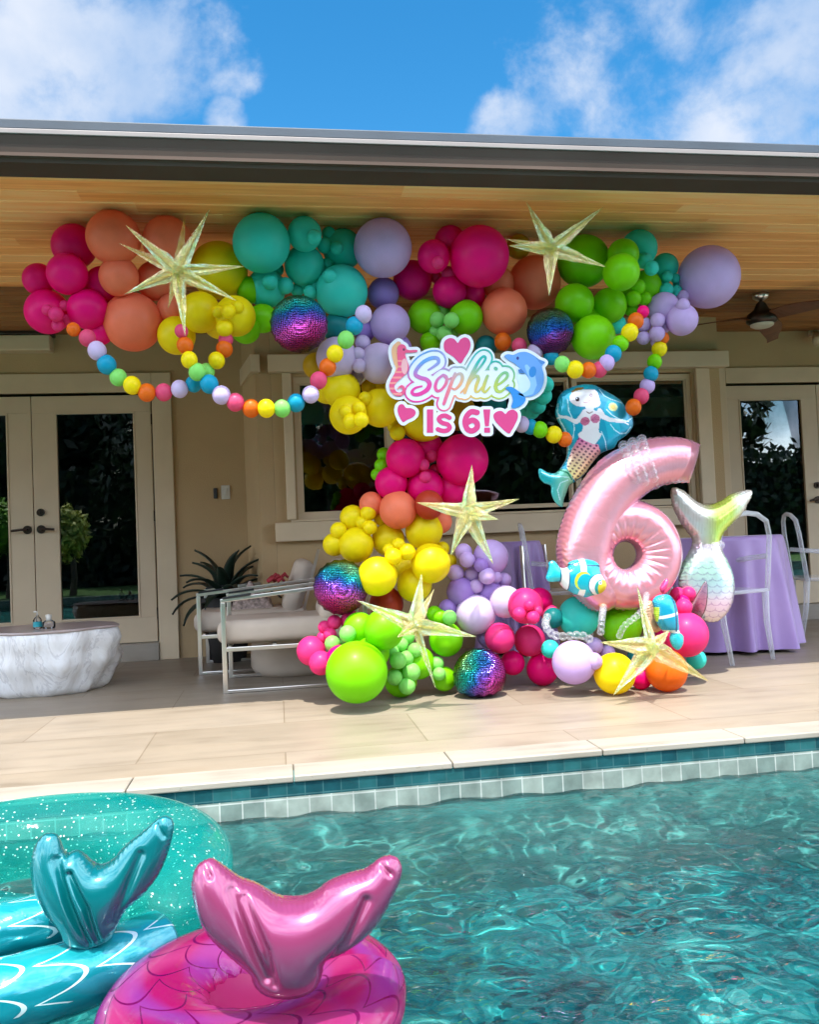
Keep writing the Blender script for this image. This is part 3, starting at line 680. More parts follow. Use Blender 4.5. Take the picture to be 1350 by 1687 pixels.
BMESH = {}
def bmesh_for(col, big):
    k = (col, big)
    if k not in BMESH:
        me = balloon_mesh('balloon_'+col.replace(' ', '_'), 56 if big else 32, 36 if big else 20); me.materials.append(BM[col]); BMESH[k] = me
    return BMESH[k]
PLACED = []
SIGN_Y = 4.40
def put_balloon(x, y, rp, col, base, label, group, name='balloon', k=.80, egg=None, floor=False, pack=True):
    Y = base
    for _ in range(3):
        s = MPP(x, y, Y); Rr = rp*s; p = P(x, y, Y)
        if pack:
            for (q, qr, qx, qy, qrp, g) in PLACED:
                if g != group[0]: continue
                dpx = math.hypot(x-qx, y-qy)
                if dpx > (rp+qrp)*.98: continue
                d = dpx*s; need = (Rr+qr)*k if rp > .6*qrp else Rr*.45+qr*.93
                if d < need:
                    Yn = q.y-math.sqrt(need*need-d*d)
                    Y = min(Y, Yn)
    s = MPP(x, y, Y); Rr = rp*s; p = P(x, y, Y)
    if p.z+Rr > SOF-.004 and p.z > 1.5:
        for _ in range(12):
            Y -= .015; p = P(x, y, Y); Rr = rp*MPP(x, y, Y)
            if p.z+Rr < SOF-.004: break
    if floor: pass
    if 612 < x < 912 and 556 < y < 722:      # nothing pushes through the name board
        Yb = SIGN_Y+.02+Rr
        if Y < Yb: p = P(x, y, Yb); Rr = rp*MPP(x, y, Yb)
    PLACED.append((p, Rr, x, y, rp, group[0]))
    o = bpy.data.objects.new(name, bmesh_for(col, rp > 17)); COL.objects.link(o); o.location = p
    e = egg or random.uniform(.99, 1.03); o.scale = (Rr, Rr*1.0, Rr*e)
    o.rotation_euler = (random.uniform(-.35, .35), random.uniform(-.3, .3), random.uniform(-.5, .5))
    if p.z+0 < Rr*1.02: o.location.z = Rr*1.02
    tag(o, label, 'balloon', group[1])
    return o
SZ = lambda r: 'huge' if r >= 45 else 'big' if r >= 35 else 'medium' if r >= 23 else 'small' if r >= 15 else 'mini'
def cluster(key, grp, base, rows, k=.80):
    g = (key, grp)
    for row in rows:
        x, y, r, col, ph = row[:5]; b = row[5] if len(row) > 5 else base
        put_balloon(x, y, r, col, b, f'{SZ(r)} {col} balloon {ph}', g, k=k)
GA = 'latex balloons of the organic garland'
cluster('a', GA, 4.62, [
 (170,470,30,'fuchsia','deep in the gap of the far left pink bunch'),
 (122,406,36,'fuchsia','at the top of the far left pink bunch'),
 (166,548,20,'fuchsia','peeping out under the far left pink bunch'),
 (64,461,26,'fuchsia','at the outermost left tip of the garland'),
 (276,398,40,'coral','behind the upper left starburst'),
 (187,392,44,'coral','highest coral one left of the starburst'),
 (111,452,33,'fuchsia','in the middle of the far left pink bunch'),
 (258,463,33,'coral','half hidden by the left starburst points'),
 (145,510,33,'fuchsia','touching the lowest left coral balloon'),
 (78,514,36,'fuchsia','lowest left under a bunch of pink minis'),
 (196,456,32,'coral','between two larger coral balloons at left'),
 (286,510,27,'coral','under the centre of the left starburst'),
 (291,553,31,'yellow','hanging lowest right of the lowest coral balloon'),
 (219,531,48,'coral','lowest and largest of the left coral ones'),
 (78,511,9,'hot pink','leftmost of the far left mini bunch'),
 (107,504,9,'hot pink','uppermost of the far left mini bunch'),
 (95,536,10,'hot pink','bottom of the far left mini bunch'),
 (111,527,9,'hot pink','lower right of the far left mini bunch'),
 (92,518,12,'hot pink','in the centre of the far left mini bunch'),
])
cluster('b', GA, 4.60, [
 (412,478,22,'lime green','behind the yellow and aqua balloons at left'),
 (433,525,24,'lime green','left of the upper left mirrored sequin ball'),
 (405,543,24,'lime green','hanging under the left yellow bunch'),
 (361,446,47,'yellow','at the top of the left yellow bunch'),
 (361,532,26,'yellow','bottom of the left yellow bunch'),
 (330,515,34,'yellow','touching the lower point of the left starburst'),
 (388,521,33,'yellow','right end of the left yellow bunch'),
 (370,541,14,'yellow','lowest in the left yellow mini bunch'),
 (391,506,11,'yellow','upper right in the left yellow mini bunch'),
 (360,514,11,'yellow','left in the left yellow mini bunch'),
 (376,513,12,'yellow','centre of the left yellow mini bunch'),
])
cluster('c', GA, 4.62, [
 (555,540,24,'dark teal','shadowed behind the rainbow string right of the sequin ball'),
 (502,386,28,'aqua','behind the top aqua minis'),
 (516,474,19,'aqua','under the central aqua balloon'),
 (563,480,43,'aqua','lowest right of the aqua bunch'),
 (431,401,47,'aqua','top left of the aqua bunch'),
 (565,411,33,'aqua','right end of the aqua bunch beside the lavender one'),
 (439,475,32,'aqua','lowest left of the aqua bunch'),
 (502,438,33,'aqua','in the centre of the aqua bunch'),
 (518,391,12,'aqua','first of the upper aqua minis from the left'),
 (542,386,12,'aqua','topmost of the upper aqua minis'),
 (555,409,11,'aqua','rightmost of the upper aqua minis'),
 (535,405,13,'aqua','lowest of the upper aqua minis'),
 (540,436,11,'aqua','above the lone right aqua mini'),
 (544,456,12,'aqua','alone at the right of the aqua bunch'),
 (456,444,12,'aqua','between the two left aqua balloons'),
 (511,481,11,'aqua','right end of the lower aqua minis'),
 (490,478,11,'aqua','second from right of the lower aqua minis'),
 (445,465,13,'aqua','left end of the lower aqua minis'),
 (470,471,14,'aqua','middle of the lower aqua minis'),
])
cluster('d', GA, 4.66, [
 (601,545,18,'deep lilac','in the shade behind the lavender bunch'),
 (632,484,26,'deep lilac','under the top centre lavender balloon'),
 (655,575,24,'deep lilac','behind the upper left corner of the name sign'),
 (631,409,48,'lavender','at the top centre of the garland'),
 (521,603,22,'ochre','half hidden left of the centre lavender bunch'),
 (643,534,33,'lavender','above the pink seahorse of the sign'),
 (555,590,34,'pale lilac','behind the yellow and orange string balloons'),
 (625,599,33,'pale lilac','directly left of the pink seahorse'),
 (588,619,12,'pale lilac','lowest of the centre lilac minis'),
 (590,584,12,'pale lilac','second of the centre lilac minis from the top'),
 (592,603,12,'pale lilac','third of the centre lilac minis from the top'),
 (598,565,13,'pale lilac','topmost of the centre lilac minis'),
])
cluster('e', GA, 4.74, [
 (540,640,26,'yellow','left edge of the yellow bunch above the left window'),
 (640,640,30,'yellow','behind the lower left of the pink seahorse'),
 (627,672,32,'yellow','left of the small sign heart'),
 (563,643,31,'yellow','under the lilac minis'),
 (574,684,31,'yellow','lowest in the bunch over the window blind'),
 (651,702,13,'yellow','mini left of the yellow one under the sign'),
 (655,713,13,'yellow','mini touching the top fuchsia of the column'),
 (755,680,30,'ochre','behind the letters at the foot of the sign'),
 (698,686,42,'yellow','directly behind the lower part of the name sign'),
 (608,638,13,'yellow','uppermost mini of the centre yellow bunch'),
 (602,657,12,'yellow','right mini of the centre yellow bunch'),
 (591,673,12,'yellow','middle mini of the centre yellow bunch'),
 (569,678,11,'yellow','left mini of the centre yellow bunch'),
 (577,695,13,'yellow','lowest left mini of the centre yellow bunch'),
 (595,692,13,'yellow','lowest right mini of the centre yellow bunch'),
])
cluster('f', GA, 4.66, [
 (742,398,26,'fuchsia','behind the huge fuchsia one at the top'),
 (776,488,24,'fuchsia','under the huge fuchsia one at the top'),
 (715,423,27,'fuchsia','left above the right centre pink minis'),
 (741,480,28,'fuchsia','above the pale green minis'),
 (822,468,27,'coral','squeezed behind the huge fuchsia and coral ones'),
 (855,407,20,'ochre','in the shade behind the left point of the right starburst'),
 (881,466,43,'coral','behind the lower point of the right starburst'),
 (831,514,38,'coral','left of the shaded sequin ball'),
 (680,462,32,'fuchsia','touching the top centre lavender balloon'),
 (790,423,49,'fuchsia','at the top right of centre'),
 (801,571,18,'dark teal','behind the top right of the name sign'),
 (709,563,17,'lime green','just above the sign letters'),
 (700,522,28,'lime green','left of the pale green minis'),
 (768,523,28,'lime green','right of the pale green minis'),
 (722,433,10,'hot pink','top of the upper centre pink minis'),
 (719,457,10,'hot pink','left of the upper centre pink minis'),
 (739,451,12,'hot pink','right of the upper centre pink minis'),
 (731,514,12,'pale green','topmost over the sign heart'),
 (718,545,11,'pale green','lower left over the sign heart'),
 (746,546,11,'pale green','lower right over the sign heart'),
 (721,527,13,'pale green','upper left over the sign heart'),
 (744,528,13,'pale green','upper right over the sign heart'),
 (732,550,13,'pale green','lowest and touching the sign heart'),
])
cluster('g', GA, 4.60, [
 (1053,410,30,'aqua','highest of the right aqua bunch'),
 (1017,535,15,'aqua','glimpsed under the right lime bunch'),
 (1027,420,26,'lime green','at the top between two other lime ones'),
 (970,532,25,'lime green','above the lowest right lime balloon'),
 (978,556,36,'lime green','lowest of the right lime bunch'),
 (962,431,43,'lime green','behind the right point of the right starburst'),
 (1004,504,29,'lime green','in the middle of the right lime bunch'),
 (947,500,32,'lime green','left edge of the right lime bunch'),
 (1024,449,30,'lime green','in the upper middle of the right lime bunch'),
 (1064,472,26,'lime green','right edge of the right lime bunch'),
 (1096,440,22,'aqua','left of the lavender ball at the right end'),
 (1062,430,13,'aqua','first of the right aqua minis'),
 (1074,442,12,'aqua','second of the right aqua minis'),
 (1093,465,10,'aqua','left in the right aqua mini bunch'),
 (1118,467,9,'aqua','right edge of the right aqua mini bunch'),
 (1113,459,8,'aqua','upper right of the right aqua mini bunch'),
 (1114,481,11,'aqua','lowest right of the right aqua mini bunch'),
 (1100,456,9,'aqua','top of the right aqua mini bunch'),
 (1098,478,12,'aqua','lowest left of the right aqua mini bunch'),
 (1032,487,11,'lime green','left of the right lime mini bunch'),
 (1040,509,12,'lime green','lowest of the right lime mini bunch'),
 (1063,492,11,'lime green','right of the right lime mini bunch'),
 (1052,473,12,'lime green','top of the right lime mini bunch'),
 (1044,492,13,'lime green','front of the right lime mini bunch'),
])
cluster('h', GA, 4.55, [
 (1094,508,26,'lavender','left of the lowest right lavender one'),
 (1124,527,26,'lavender','lowest right under the end lavender one'),
 (1168,457,50,'lavender','at the right end of the garland'),
 (1126,488,10,'lavender','upper mini under the end lavender balloon'),
 (1126,503,11,'lavender','lower mini under the end lavender balloon'),
 (1062,535,12,'lavender','leftmost of the right lavender minis'),
 (1094,540,10,'lavender','rightmost of the right lavender minis'),
 (1061,557,11,'lavender','lower left of the right lavender minis'),
 (1082,562,10,'lavender','lowest of the right lavender minis'),
 (1084,528,12,'lavender','topmost of the right lavender minis'),
 (1083,550,13,'lavender','centre of the right lavender minis'),
])
cluster('i', GA, 4.80, [
 (633,749,12,'lime green','topmost at the left edge of the fuchsia column'),
 (621,782,10,'lime green','lowest at the left edge of the fuchsia column'),
 (629,767,12,'lime green','middle at the left edge of the fuchsia column'),
 (704,737,26,'fuchsia','behind the middle of the fuchsia column'),
 (746,806,26,'fuchsia','behind the point of the centre starburst'),
 (645,796,27,'fuchsia','lowest left of the fuchsia column'),
 (701,803,31,'fuchsia','lowest in the fuchsia column'),
 (762,758,43,'fuchsia','at the right of the column under the sign'),
 (668,755,32,'fuchsia','at the left of the column under the sign'),
 (712,751,9,'hot pink','topmost mini of the column bunch'),
 (717,774,9,'hot pink','right mini of the column bunch'),
 (701,786,10,'hot pink','lowest mini of the column bunch'),
 (698,766,10,'hot pink','left mini of the column bunch'),
 (725,859,20,'coral','behind the left points of the centre starburst'),
 (707,832,24,'shaded coral','in shade behind the centre starburst'),
 (612,830,20,'coral','half hidden above the left yellow minis'),
 (656,840,31,'coral','above the lower yellow bunch'),
])
cluster('j', GA, 4.84, [
 (637,995,28,'shaded coral','in shade under the lower yellow bunch'),
 (672,935,24,'yellow','deep in the middle of the lower yellow bunch'),
 (683,963,29,'yellow','lowest of the lower yellow bunch'),
 (640,889,27,'yellow','in the upper middle of the lower yellow bunch'),
 (551,897,19,'yellow','left edge of the lower yellow bunch'),
 (581,853,21,'yellow','top left of the lower yellow bunch'),
 (587,898,29,'yellow','above the left floor sequin ball'),
 (699,874,31,'yellow','top right of the lower yellow bunch', 4.78),
 (558,874,14,'yellow','at the left edge above the sequin ball'),
 (597,861,11,'yellow','left mini of the top yellow bunch'),
 (610,869,12,'yellow','bottom mini of the top yellow bunch'),
 (628,854,12,'yellow','right mini of the top yellow bunch'),
 (607,845,13,'yellow','top mini of the top yellow bunch'),
 (729,904,12,'yellow','mini at the upper right touching the centre starburst'),
 (742,924,11,'yellow','mini at the right edge of the lower yellow bunch'),
 (622,949,33,'yellow','lower left in sunlight beside the sequin ball', 4.62),
 (710,928,33,'yellow','lower right in sunlight', 4.64),
 (641,905,10,'yellow','leftmost mini of the sunlit yellow bunch', 4.62),
 (657,897,11,'yellow','top mini of the sunlit yellow bunch', 4.62),
 (671,909,14,'yellow','right mini of the sunlit yellow bunch', 4.62),
 (648,917,14,'yellow','bottom mini of the sunlit yellow bunch', 4.62),
])
cluster('k', GA, 4.72, [
 (513,1072,24,'hot pink','at the far left near the floor'),
 (529,1092,20,'hot pink','behind the huge lime one near the floor'),
 (578,1022,17,'hot pink','between the pink minis and the lime bunch'),
 (560,1085,22,'fuchsia','shadowed behind the huge lime balloon'),
 (532,1050,10,'hot pink','lowest of the lower left pink minis'),
 (535,1033,11,'hot pink','left of the lower left pink minis'),
 (544,1045,11,'hot pink','right of the lower left pink minis'),
 (551,1025,12,'hot pink','top of the lower left pink minis'),
 (592,1036,27,'lime green','left of the upper lime one by the lower starburst'),
 (661,1129,27,'lime green','on the floor right of the huge lime balloon'),
 (690,1092,27,'lime green','behind the lower pale green minis'),
 (612,1075,30,'lime green','deep in the lower lime bunch'),
 (633,1037,33,'lime green','left of the lower starburst centre'),
 (732,1118,20,'lime green','shadowed beside the floor sequin ball'),
 (716,1011,13,'lime green','left behind the right point of the lower starburst'),
 (725,1016,12,'lime green','middle behind the right point of the lower starburst'),
 (741,1017,12,'pale green','behind the right point of the lower starburst'),
 (735,1053,28,'lime green','under the right point of the lower starburst'),
 (588,1107,51,'lime green','resting on the floor at the front', 4.57),
 (720,1093,12,'pale green','upper one beside the thin lower star point'),
 (724,1110,11,'pale green','lower one beside the thin lower star point'),
 (564,1060,11,'pale green','right of the pair left of the huge lime balloon'),
 (548,1060,13,'pale green','leftmost above the huge lime balloon'),
 (573,1044,14,'pale green','highest above the huge lime balloon'),
 (671,1048,13,'pale green','first under the lower starburst centre'),
 (661,1062,12,'pale green','second under the lower starburst centre'),
 (646,1073,12,'pale green','left end of the lower pale bunch'),
 (684,1071,12,'pale green','right end of the lower pale bunch'),
 (670,1084,12,'pale green','in the right middle of the lower pale bunch'),
 (656,1088,14,'pale green','in the left middle of the lower pale bunch'),
 (671,1130,14,'pale green','lowest one near the floor'),
 (678,1107,15,'pale green','lower right of the lower pale bunch'),
 (651,1116,13,'pale green','lower left of the lower pale bunch'),
])
cluster('l', GA, 4.78, [
 (809,918,29,'lavender','behind the lower left point of the centre starburst'),
 (760,975,24,'deep lilac','left in the lower lavender bunch'),
 (738,1002,15,'deep lilac','low behind the lower starburst'),
 (806,1047,20,'deep lilac','shadowed under the lowest lavender balloon'),
 (806,975,22,'deep lilac','in the middle of the lower lavender bunch'),
 (833,991,27,'pale lilac','right in the lower lavender bunch'),
 (784,1012,33,'pale lilac','lowest and frontmost above the floor sequin ball'),
 (764,909,14,'lavender','topmost of the lower lavender minis'),
 (793,931,12,'deep lilac','third from top of the lower lavender minis'),
 (770,922,13,'lavender','second from top of the lower lavender minis'),
 (751,944,14,'lavender','leftmost of the lower lavender minis'),
 (831,955,12,'lavender','rightmost of the lower lavender minis'),
 (817,951,11,'lavender','second from right of the lower lavender minis'),
 (785,966,12,'lavender','lowest of the lower lavender minis'),
 (803,949,14,'lavender','third from right of the lower lavender minis'),
 (778,946,13,'lavender','in the middle of the lower lavender minis'),
 (889,990,22,'fuchsia','behind the top of the lower pink bunch'),
 (845,1092,20,'fuchsia','in shade under the lower pink bunch'),
 (907,1011,15,'hot pink','peeping out behind the lower aqua balloons'),
 (894,1106,26,'fuchsia','on the floor under the lower pink bunch'),
 (866,998,29,'hot pink','top of the lower pink bunch'),
 (824,1051,25,'hot pink','left in the lower pink bunch'),
 (873,1055,26,'hot pink','right in the lower pink bunch'),
 (886,1007,9,'hot pink','right mini of the lower pink bunch'),
 (873,997,9,'hot pink','top mini of the lower pink bunch'),
 (879,1017,11,'hot pink','bottom mini of the lower pink bunch'),
 (856,1011,11,'hot pink','left mini of the lower pink bunch'),
])
cluster('m', GA, 4.62, [
 (907,1069,15,'aqua','low at the left of the floor lavender balloon'),
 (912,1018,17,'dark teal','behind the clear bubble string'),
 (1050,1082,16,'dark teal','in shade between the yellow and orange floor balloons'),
 (1057,1122,18,'fuchsia','wedged between the yellow and orange floor balloons', 4.45),
 (1148,1086,16,'aqua','under the right hot pink balloon'),
 (954,1016,34,'aqua','under the tropical fish balloon'),
 (1024,1030,34,'lime green','at the foot of the pink number balloon'),
 (1105,1055,26,'fuchsia','behind the right floor starburst'),
 (1131,1045,36,'hot pink','at the right end of the floor bunch'),
 (1117,980,13,'hot pink','left of the three beside the mermaid tail balloon'),
 (1135,979,12,'hot pink','right of the three beside the mermaid tail balloon'),
 (1125,992,12,'fuchsia','behind the three beside the mermaid tail balloon'),
 (1127,1000,14,'hot pink','lowest of the three beside the mermaid tail balloon'),
 (1013,1110,34,'yellow','on the floor under the right starburst', 4.36),
 (946,1091,36,'lavender','on the floor side left of the yellow one', 4.40),
 (1099,1110,34,'orange','on the floor at the right under the starburst', 4.34),
 (979,1089,14,'lavender','lowest of the three on the floor lavender balloon'),
 (1002,1074,12,'lavender','right of the three on the floor lavender balloon'),
 (980,1064,14,'lavender','top of the three on the floor lavender balloon'),
])
cluster('n', GA, 4.75, [
 (868,664,28,'aqua','behind the dolphin of the name sign'),
 (815,668,20,'dark teal','behind the middle of the sign letters'),
 (876,677,14,'aqua','lowest of those right of the sign dolphin'),
 (886,669,14,'aqua','second lowest of those right of the sign dolphin'),
 (895,652,15,'aqua','second highest of those right of the sign dolphin'),
 (899,634,14,'aqua','highest of those right of the sign dolphin'),
])
# strings of small balloons: (x, y, r, colour)
def string(key, where, Y, pts, back=0):
    cnt = {}
    tot = {}
    for q in pts: tot[q[3]] = tot.get(q[3], 0)+1
    names = ['first', 'second', 'third', 'fourth', 'fifth', 'sixth', 'seventh', 'eighth', 'ninth', 'tenth', 'eleventh', 'twelfth', 'thirteenth', 'fourteenth']
    for i, (x, y, r, c) in enumerate(pts):
        cnt[c] = cnt.get(c, 0)+1
        o = 'only' if tot[c] == 1 else names[cnt[c]-1]
        put_balloon(x, y, r, c, Y+.012*math.sin(i*2.1)+(max(0, back-i)*.07), f'{o} {c} balloon from the left on {where}', ('s'+key, 'small balloons of the rainbow strings'), 'string_balloon', egg=1.08, pack=False)
string('1', 'the left rainbow string of small balloons', 4.36, [(121,543,11,'orange'),(144,557,13.5,'pink'),(160,578,15,'pale lilac'),(176,601,15.5,'blue'),(195,622,14,'pale green'),(218,635,14.5,'yellow'),(242,647,14.5,'orange'),(270,646.5,14,'pink'),(296,641,14,'pale lilac'),(319,633,13,'blue'),(341,612,13,'pale green'),(357,594,13.5,'yellow'),(370,575,13.5,'orange'),(372,560,12,'pink')])
string('2', 'the long rainbow string crossing in front', 4.27, [(299,546,11,'pink'),(305,569,13.5,'orange'),(312,593,13.5,'yellow'),(325,613,14,'pale green'),(345,633,15,'blue'),(365,651,15,'pale lilac'),(388,663,14.5,'pink'),(414,673,14.5,'orange'),(439,673,14.5,'yellow'),(465,673,14,'pale green'),(488,664,14.5,'blue'),(512,650,14,'pale lilac'),(525,627,14,'pink'),(540,605,14,'orange'),(552,583,14,'yellow'),(570,560,14,'pale green'),(584,537,14.5,'blue'),(599,518,14,'pale lilac')])
string('3', 'the rainbow string under the right lime bunch', 4.28, [(829,563,14,'orange'),(856,570,12.5,'pink'),(882,579,13,'pale lilac'),(908,588,13,'blue'),(927,600,13,'pale green'),(948,609,14,'yellow'),(970,610,13,'orange'),(988,609,13,'pink'),(1000,598,13,'lavender'),(1011,583,13.5,'blue'),(1023,566,13,'lime green'),(1038,548,14,'yellow'),(1048,529,13,'orange'),(1060,514,10,'fuchsia')], back=4)
string('4', 'the rainbow string below the sign', 4.52, [(860,699,13,'pale lilac'),(874,703,12.5,'blue'),(890,708,13,'lime green'),(913,716,13.5,'yellow'),(931,724,12,'orange'),(1044,671,13,'orange'),(1057,653,12.5,'pink'),(1067,636,12.5,'lavender'),(1073,616,12,'blue'),(1079,596,12,'lime green'),(1087,575,12.5,'yellow'),(1094,557,9,'orange')])
# ------------------------------------------------------------------ shapes from 2-D outlines (photo pixels on an upright plane)
def poly_sdf(X, Y, pts):
    p = np.array(pts, float); n = len(p); d = np.full(X.shape, 1e18); ins = np.zeros(X.shape, bool)
    for i in range(n):
        a = p[i]; b = p[(i+1) % n]; e = b-a; wx = X-a[0]; wy = Y-a[1]
        t = np.clip((wx*e[0]+wy*e[1])/(e@e+1e-12), 0, 1); d = np.minimum(d, (wx-e[0]*t)**2+(wy-e[1]*t)**2)
        c = ((a[1] > Y) != (b[1] > Y))
        with np.errstate(divide='ignore', invalid='ignore'):
            xi = a[0]+(Y-a[1])*e[0]/(e[1] if abs(e[1]) > 1e-9 else 1e-9)
        ins ^= c & (X < xi)
    d = np.sqrt(d); return np.where(ins, -d, d)
def stroke_sdf(X, Y, pts, r):
    p = np.array(pts, float); rr = np.array(r if isinstance(r, (list, tuple)) else [r]*len(p), float); d = np.full(X.shape, 1e9)
    for i in range(len(p)-1):
        a = p[i]; b = p[i+1]; e = b-a; wx = X-a[0]; wy = Y-a[1]
        t = np.clip((wx*e[0]+wy*e[1])/(e@e+1e-12), 0, 1)
        d = np.minimum(d, np.sqrt((wx-e[0]*t)**2+(wy-e[1]*t)**2)-(rr[i]*(1-t)+rr[i+1]*t))
    return d
def smooth(pts, n=6, closed=True):
    p = [np.array(q, float) for q in pts]; N = len(p); out = []
    rngi = range(N) if closed else range(N-1)
    g = (lambda i: p[i % N]) if closed else (lambda i: p[min(max(i, 0), N-1)])
    for i in rngi:
        a, b, c, d = g(i-1), g(i), g(i+1), g(i+2)
        for k in range(n):
            t = k/n; out.append(.5*((2*b)+(-a+c)*t+(2*a-5*b+4*c-d)*t*t+(-a+3*b-3*c+d)*t**3))
    if not closed: out.append(p[-1])
    return out
def poisson(ins, it=260, wv=1.93):
    u = np.zeros(ins.shape); I, J = np.indices(ins.shape); red = ((I+J) % 2 == 0) & ins; blk = ((I+J) % 2 == 1) & ins
    inner = np.zeros_like(ins); inner[1:-1, 1:-1] = True; red &= inner; blk &= inner
    for _ in range(it):
        for mk in (red, blk):
            s = np.zeros_like(u); s[1:-1, 1:-1] = (u[:-2, 1:-1]+u[2:, 1:-1]+u[1:-1, :-2]+u[1:-1, 2:]+1)*.25
            u = np.where(mk, u+wv*(s-u), u)
    return u
def field_mesh(F, xs, ys, hf, hb=None, side=False):
    """F<0 inside. Returns px-coordinates, depth offsets (towards the viewer positive) and faces."""
    ny, nx = F.shape; ins = F < 0
    vx = []; vh = []; idx = -np.ones(F.shape, int)
    jj, ii = np.nonzero(ins); idx[jj, ii] = np.arange(len(jj)); V = [(xs[i], ys[j]) for j, i in zip(jj, ii)]
    Hf = [hf[j, i] for j, i in zip(jj, ii)]; Hb = [hb[j, i] for j, i in zip(jj, ii)]
    edge = {}; faces = []; bnd = []
    def ev(a, b):
        k = (a, b) if a < b else (b, a)
        if k not in edge:
            fa, fb = F[k[0]], F[k[1]]; t = fa/(fa-fb)
            V.append((xs[k[0][1]]*(1-t)+xs[k[1][1]]*t, ys[k[0][0]]*(1-t)+ys[k[1][0]]*t))
            Hf.append(side if side else 0.0); Hb.append(-side if side else 0.0)
            edge[k] = len(V)-1
        return edge[k]
    full = ins[:-1, :-1] & ins[1:, :-1] & ins[:-1, 1:] & ins[1:, 1:]; anyi = ins[:-1, :-1] | ins[1:, :-1] | ins[:-1, 1:] | ins[1:, 1:]
    for j, i in zip(*np.nonzero(full)): faces.append((idx[j, i], idx[j, i+1], idx[j+1, i+1], idx[j+1, i]))
    for j, i in zip(*np.nonzero(anyi & ~full)):
        for tri in (((j, i), (j, i+1), (j+1, i+1)), ((j, i), (j+1, i+1), (j+1, i))):
            s = [ins[q] for q in tri]; c = sum(s)
            if c == 0: continue
            if c == 3: faces.append(tuple(idx[q] for q in tri)); continue
            if c == 1:
                k = s.index(True); a, b, d = tri[k], tri[(k+1) % 3], tri[(k+2) % 3]
                e1, e2 = ev(a, b), ev(a, d); faces.append((idx[a], e1, e2)); bnd.append((e1, e2))
            else:
                k = s.index(False); a, b, d = tri[k], tri[(k+1) % 3], tri[(k+2) % 3]
                e1, e2 = ev(a, b), ev(a, d); faces.append((e1, idx[b], idx[d], e2)); bnd.append((e2, e1))
    n = len(V); eb = set(edge.values())
    Vb = {}; V2 = list(V); H = list(Hf)
    for q in range(n):
        if q in eb and not side: Vb[q] = q
        else: Vb[q] = len(V2); V2.append(V[q]); H.append(Hb[q])
    fs = list(faces)+[tuple(Vb[q] for q in reversed(f)) for f in faces]
    if side: fs += [(b, a, Vb[a], Vb[b]) for a, b in bnd]
    return np.array(V2), np.array(H), fs, n
def make_shape(name, sdf, box, step, Y, mat, thick=None, pillow=None, color=None, parent=None, origin=None, back=1.0, rip=None, zoff=0.0, tilt=0.0, smooth_=True, hfn=None):
    """upright shape whose outline is given in photo pixels; thick -> flat board, pillow -> inflated by that many metres"""
    x0, y0, x1, y1 = box; xs = np.arange(x0-step*2, x1+step*3, step); ys = np.arange(y0-step*2, y1+step*3, step)
    X, Yy = np.meshgrid(xs, ys); F = sdf(X, Yy); mpp = MPP((x0+x1)/2, (y0+y1)/2, Y)
    if thick is not None:
        hf = np.full(F.shape, thick/2+zoff); hb = np.full(F.shape, -thick/2+zoff)
        V, H, fs, nf = field_mesh(F, xs, ys, hf-zoff, hb-zoff, side=thick/2); H = H+zoff
    else:
        if hfn is not None: hf = hfn(X, Yy, F)*mpp
        else:
            u = poisson(F < 0); hf = np.sqrt(np.maximum(u, 0)); hf = hf/hf.max()*pillow
        if rip is not None: hf = hf*rip(X, Yy, F)
        V, H, fs, nf = field_mesh(F, xs, ys, hf, -hf*back)
        H = H+zoff
    cx, cy = (x0+x1)/2, (y0+y1)/2
    O = Vector(origin) if origin is not None else P(cx, cy, Y)
    D = np.array([cf.x, cf.y, cf.z])[None]+np.array(cr[:])[None]*((V[:, :1]-W0/2)/FPX)+np.array(cu[:])[None]*((H0/2-V[:, 1:])/FPX)
    Yl = Y+tilt*(V[:, 1]-cy)*mpp
    W = D*(Yl/D[:, 1])[:, None]; W[:, 2] += CAMZ; W[:, 1] -= H
    W -= np.array(O[:])[None]
    me = bpy.data.meshes.new(name); me.from_pydata(W.tolist(), [], fs); me.update()
    # outward normals
    if color is not None:
        c = color(V[:, 0], V[:, 1]); ca = me.color_attributes.new('Col', 'FLOAT_COLOR', 'POINT')
        ca.data.foreach_set('color', np.concatenate([c, np.ones((len(c), 1))], 1).ravel())
    o = link(name, me, mat, parent, None if parent is not None and origin is not None else O, smooth=smooth_ and thick is None)
    bm = bmesh.new(); bm.from_mesh(me); bmesh.ops.recalc_face_normals(bm, faces=bm.faces); bm.to_mesh(me); bm.free()
    return o
def attr_mat(name, rough, metal=0, coat=0, bumpn=None):
    m, t, b, o = new_mat(name); a = t.nodes.new('ShaderNodeAttribute'); a.attribute_name = 'Col'; t.links.new(a.outputs['Color'], b.inputs['Base Color'])
    setp(b, Roughness=rough, Metallic=metal); b.inputs['Coat Weight'].default_value = coat; b.inputs['Coat Roughness'].default_value = .08
    if bumpn: bump(t, b, noise(t, bumpn[0], 4, dist=.5), bumpn[1], bumpn[2])
    return m
FOILP = attr_mat('printed_foil', .28, .3, .4, (22, .35, .006))
PRINT = attr_mat('printed_board', .5)
def lay(c, mask, col, soft=None):
    if soft is None: c[mask] = col
    else:
        w_ = np.clip(soft, 0, 1)[:, None]; c[:] = c*(1-w_)+np.array(col)[None]*w_
    return c
def base_col(x, col): return np.tile(np.array(col, float), (len(x), 1))
ell = lambda x, y, cx, cy, rx, ry, a=0: ((((x-cx)*math.cos(a)+(y-cy)*math.sin(a))/rx)**2+(((y-cy)*math.cos(a)-(x-cx)*math.sin(a))/ry)**2) < 1
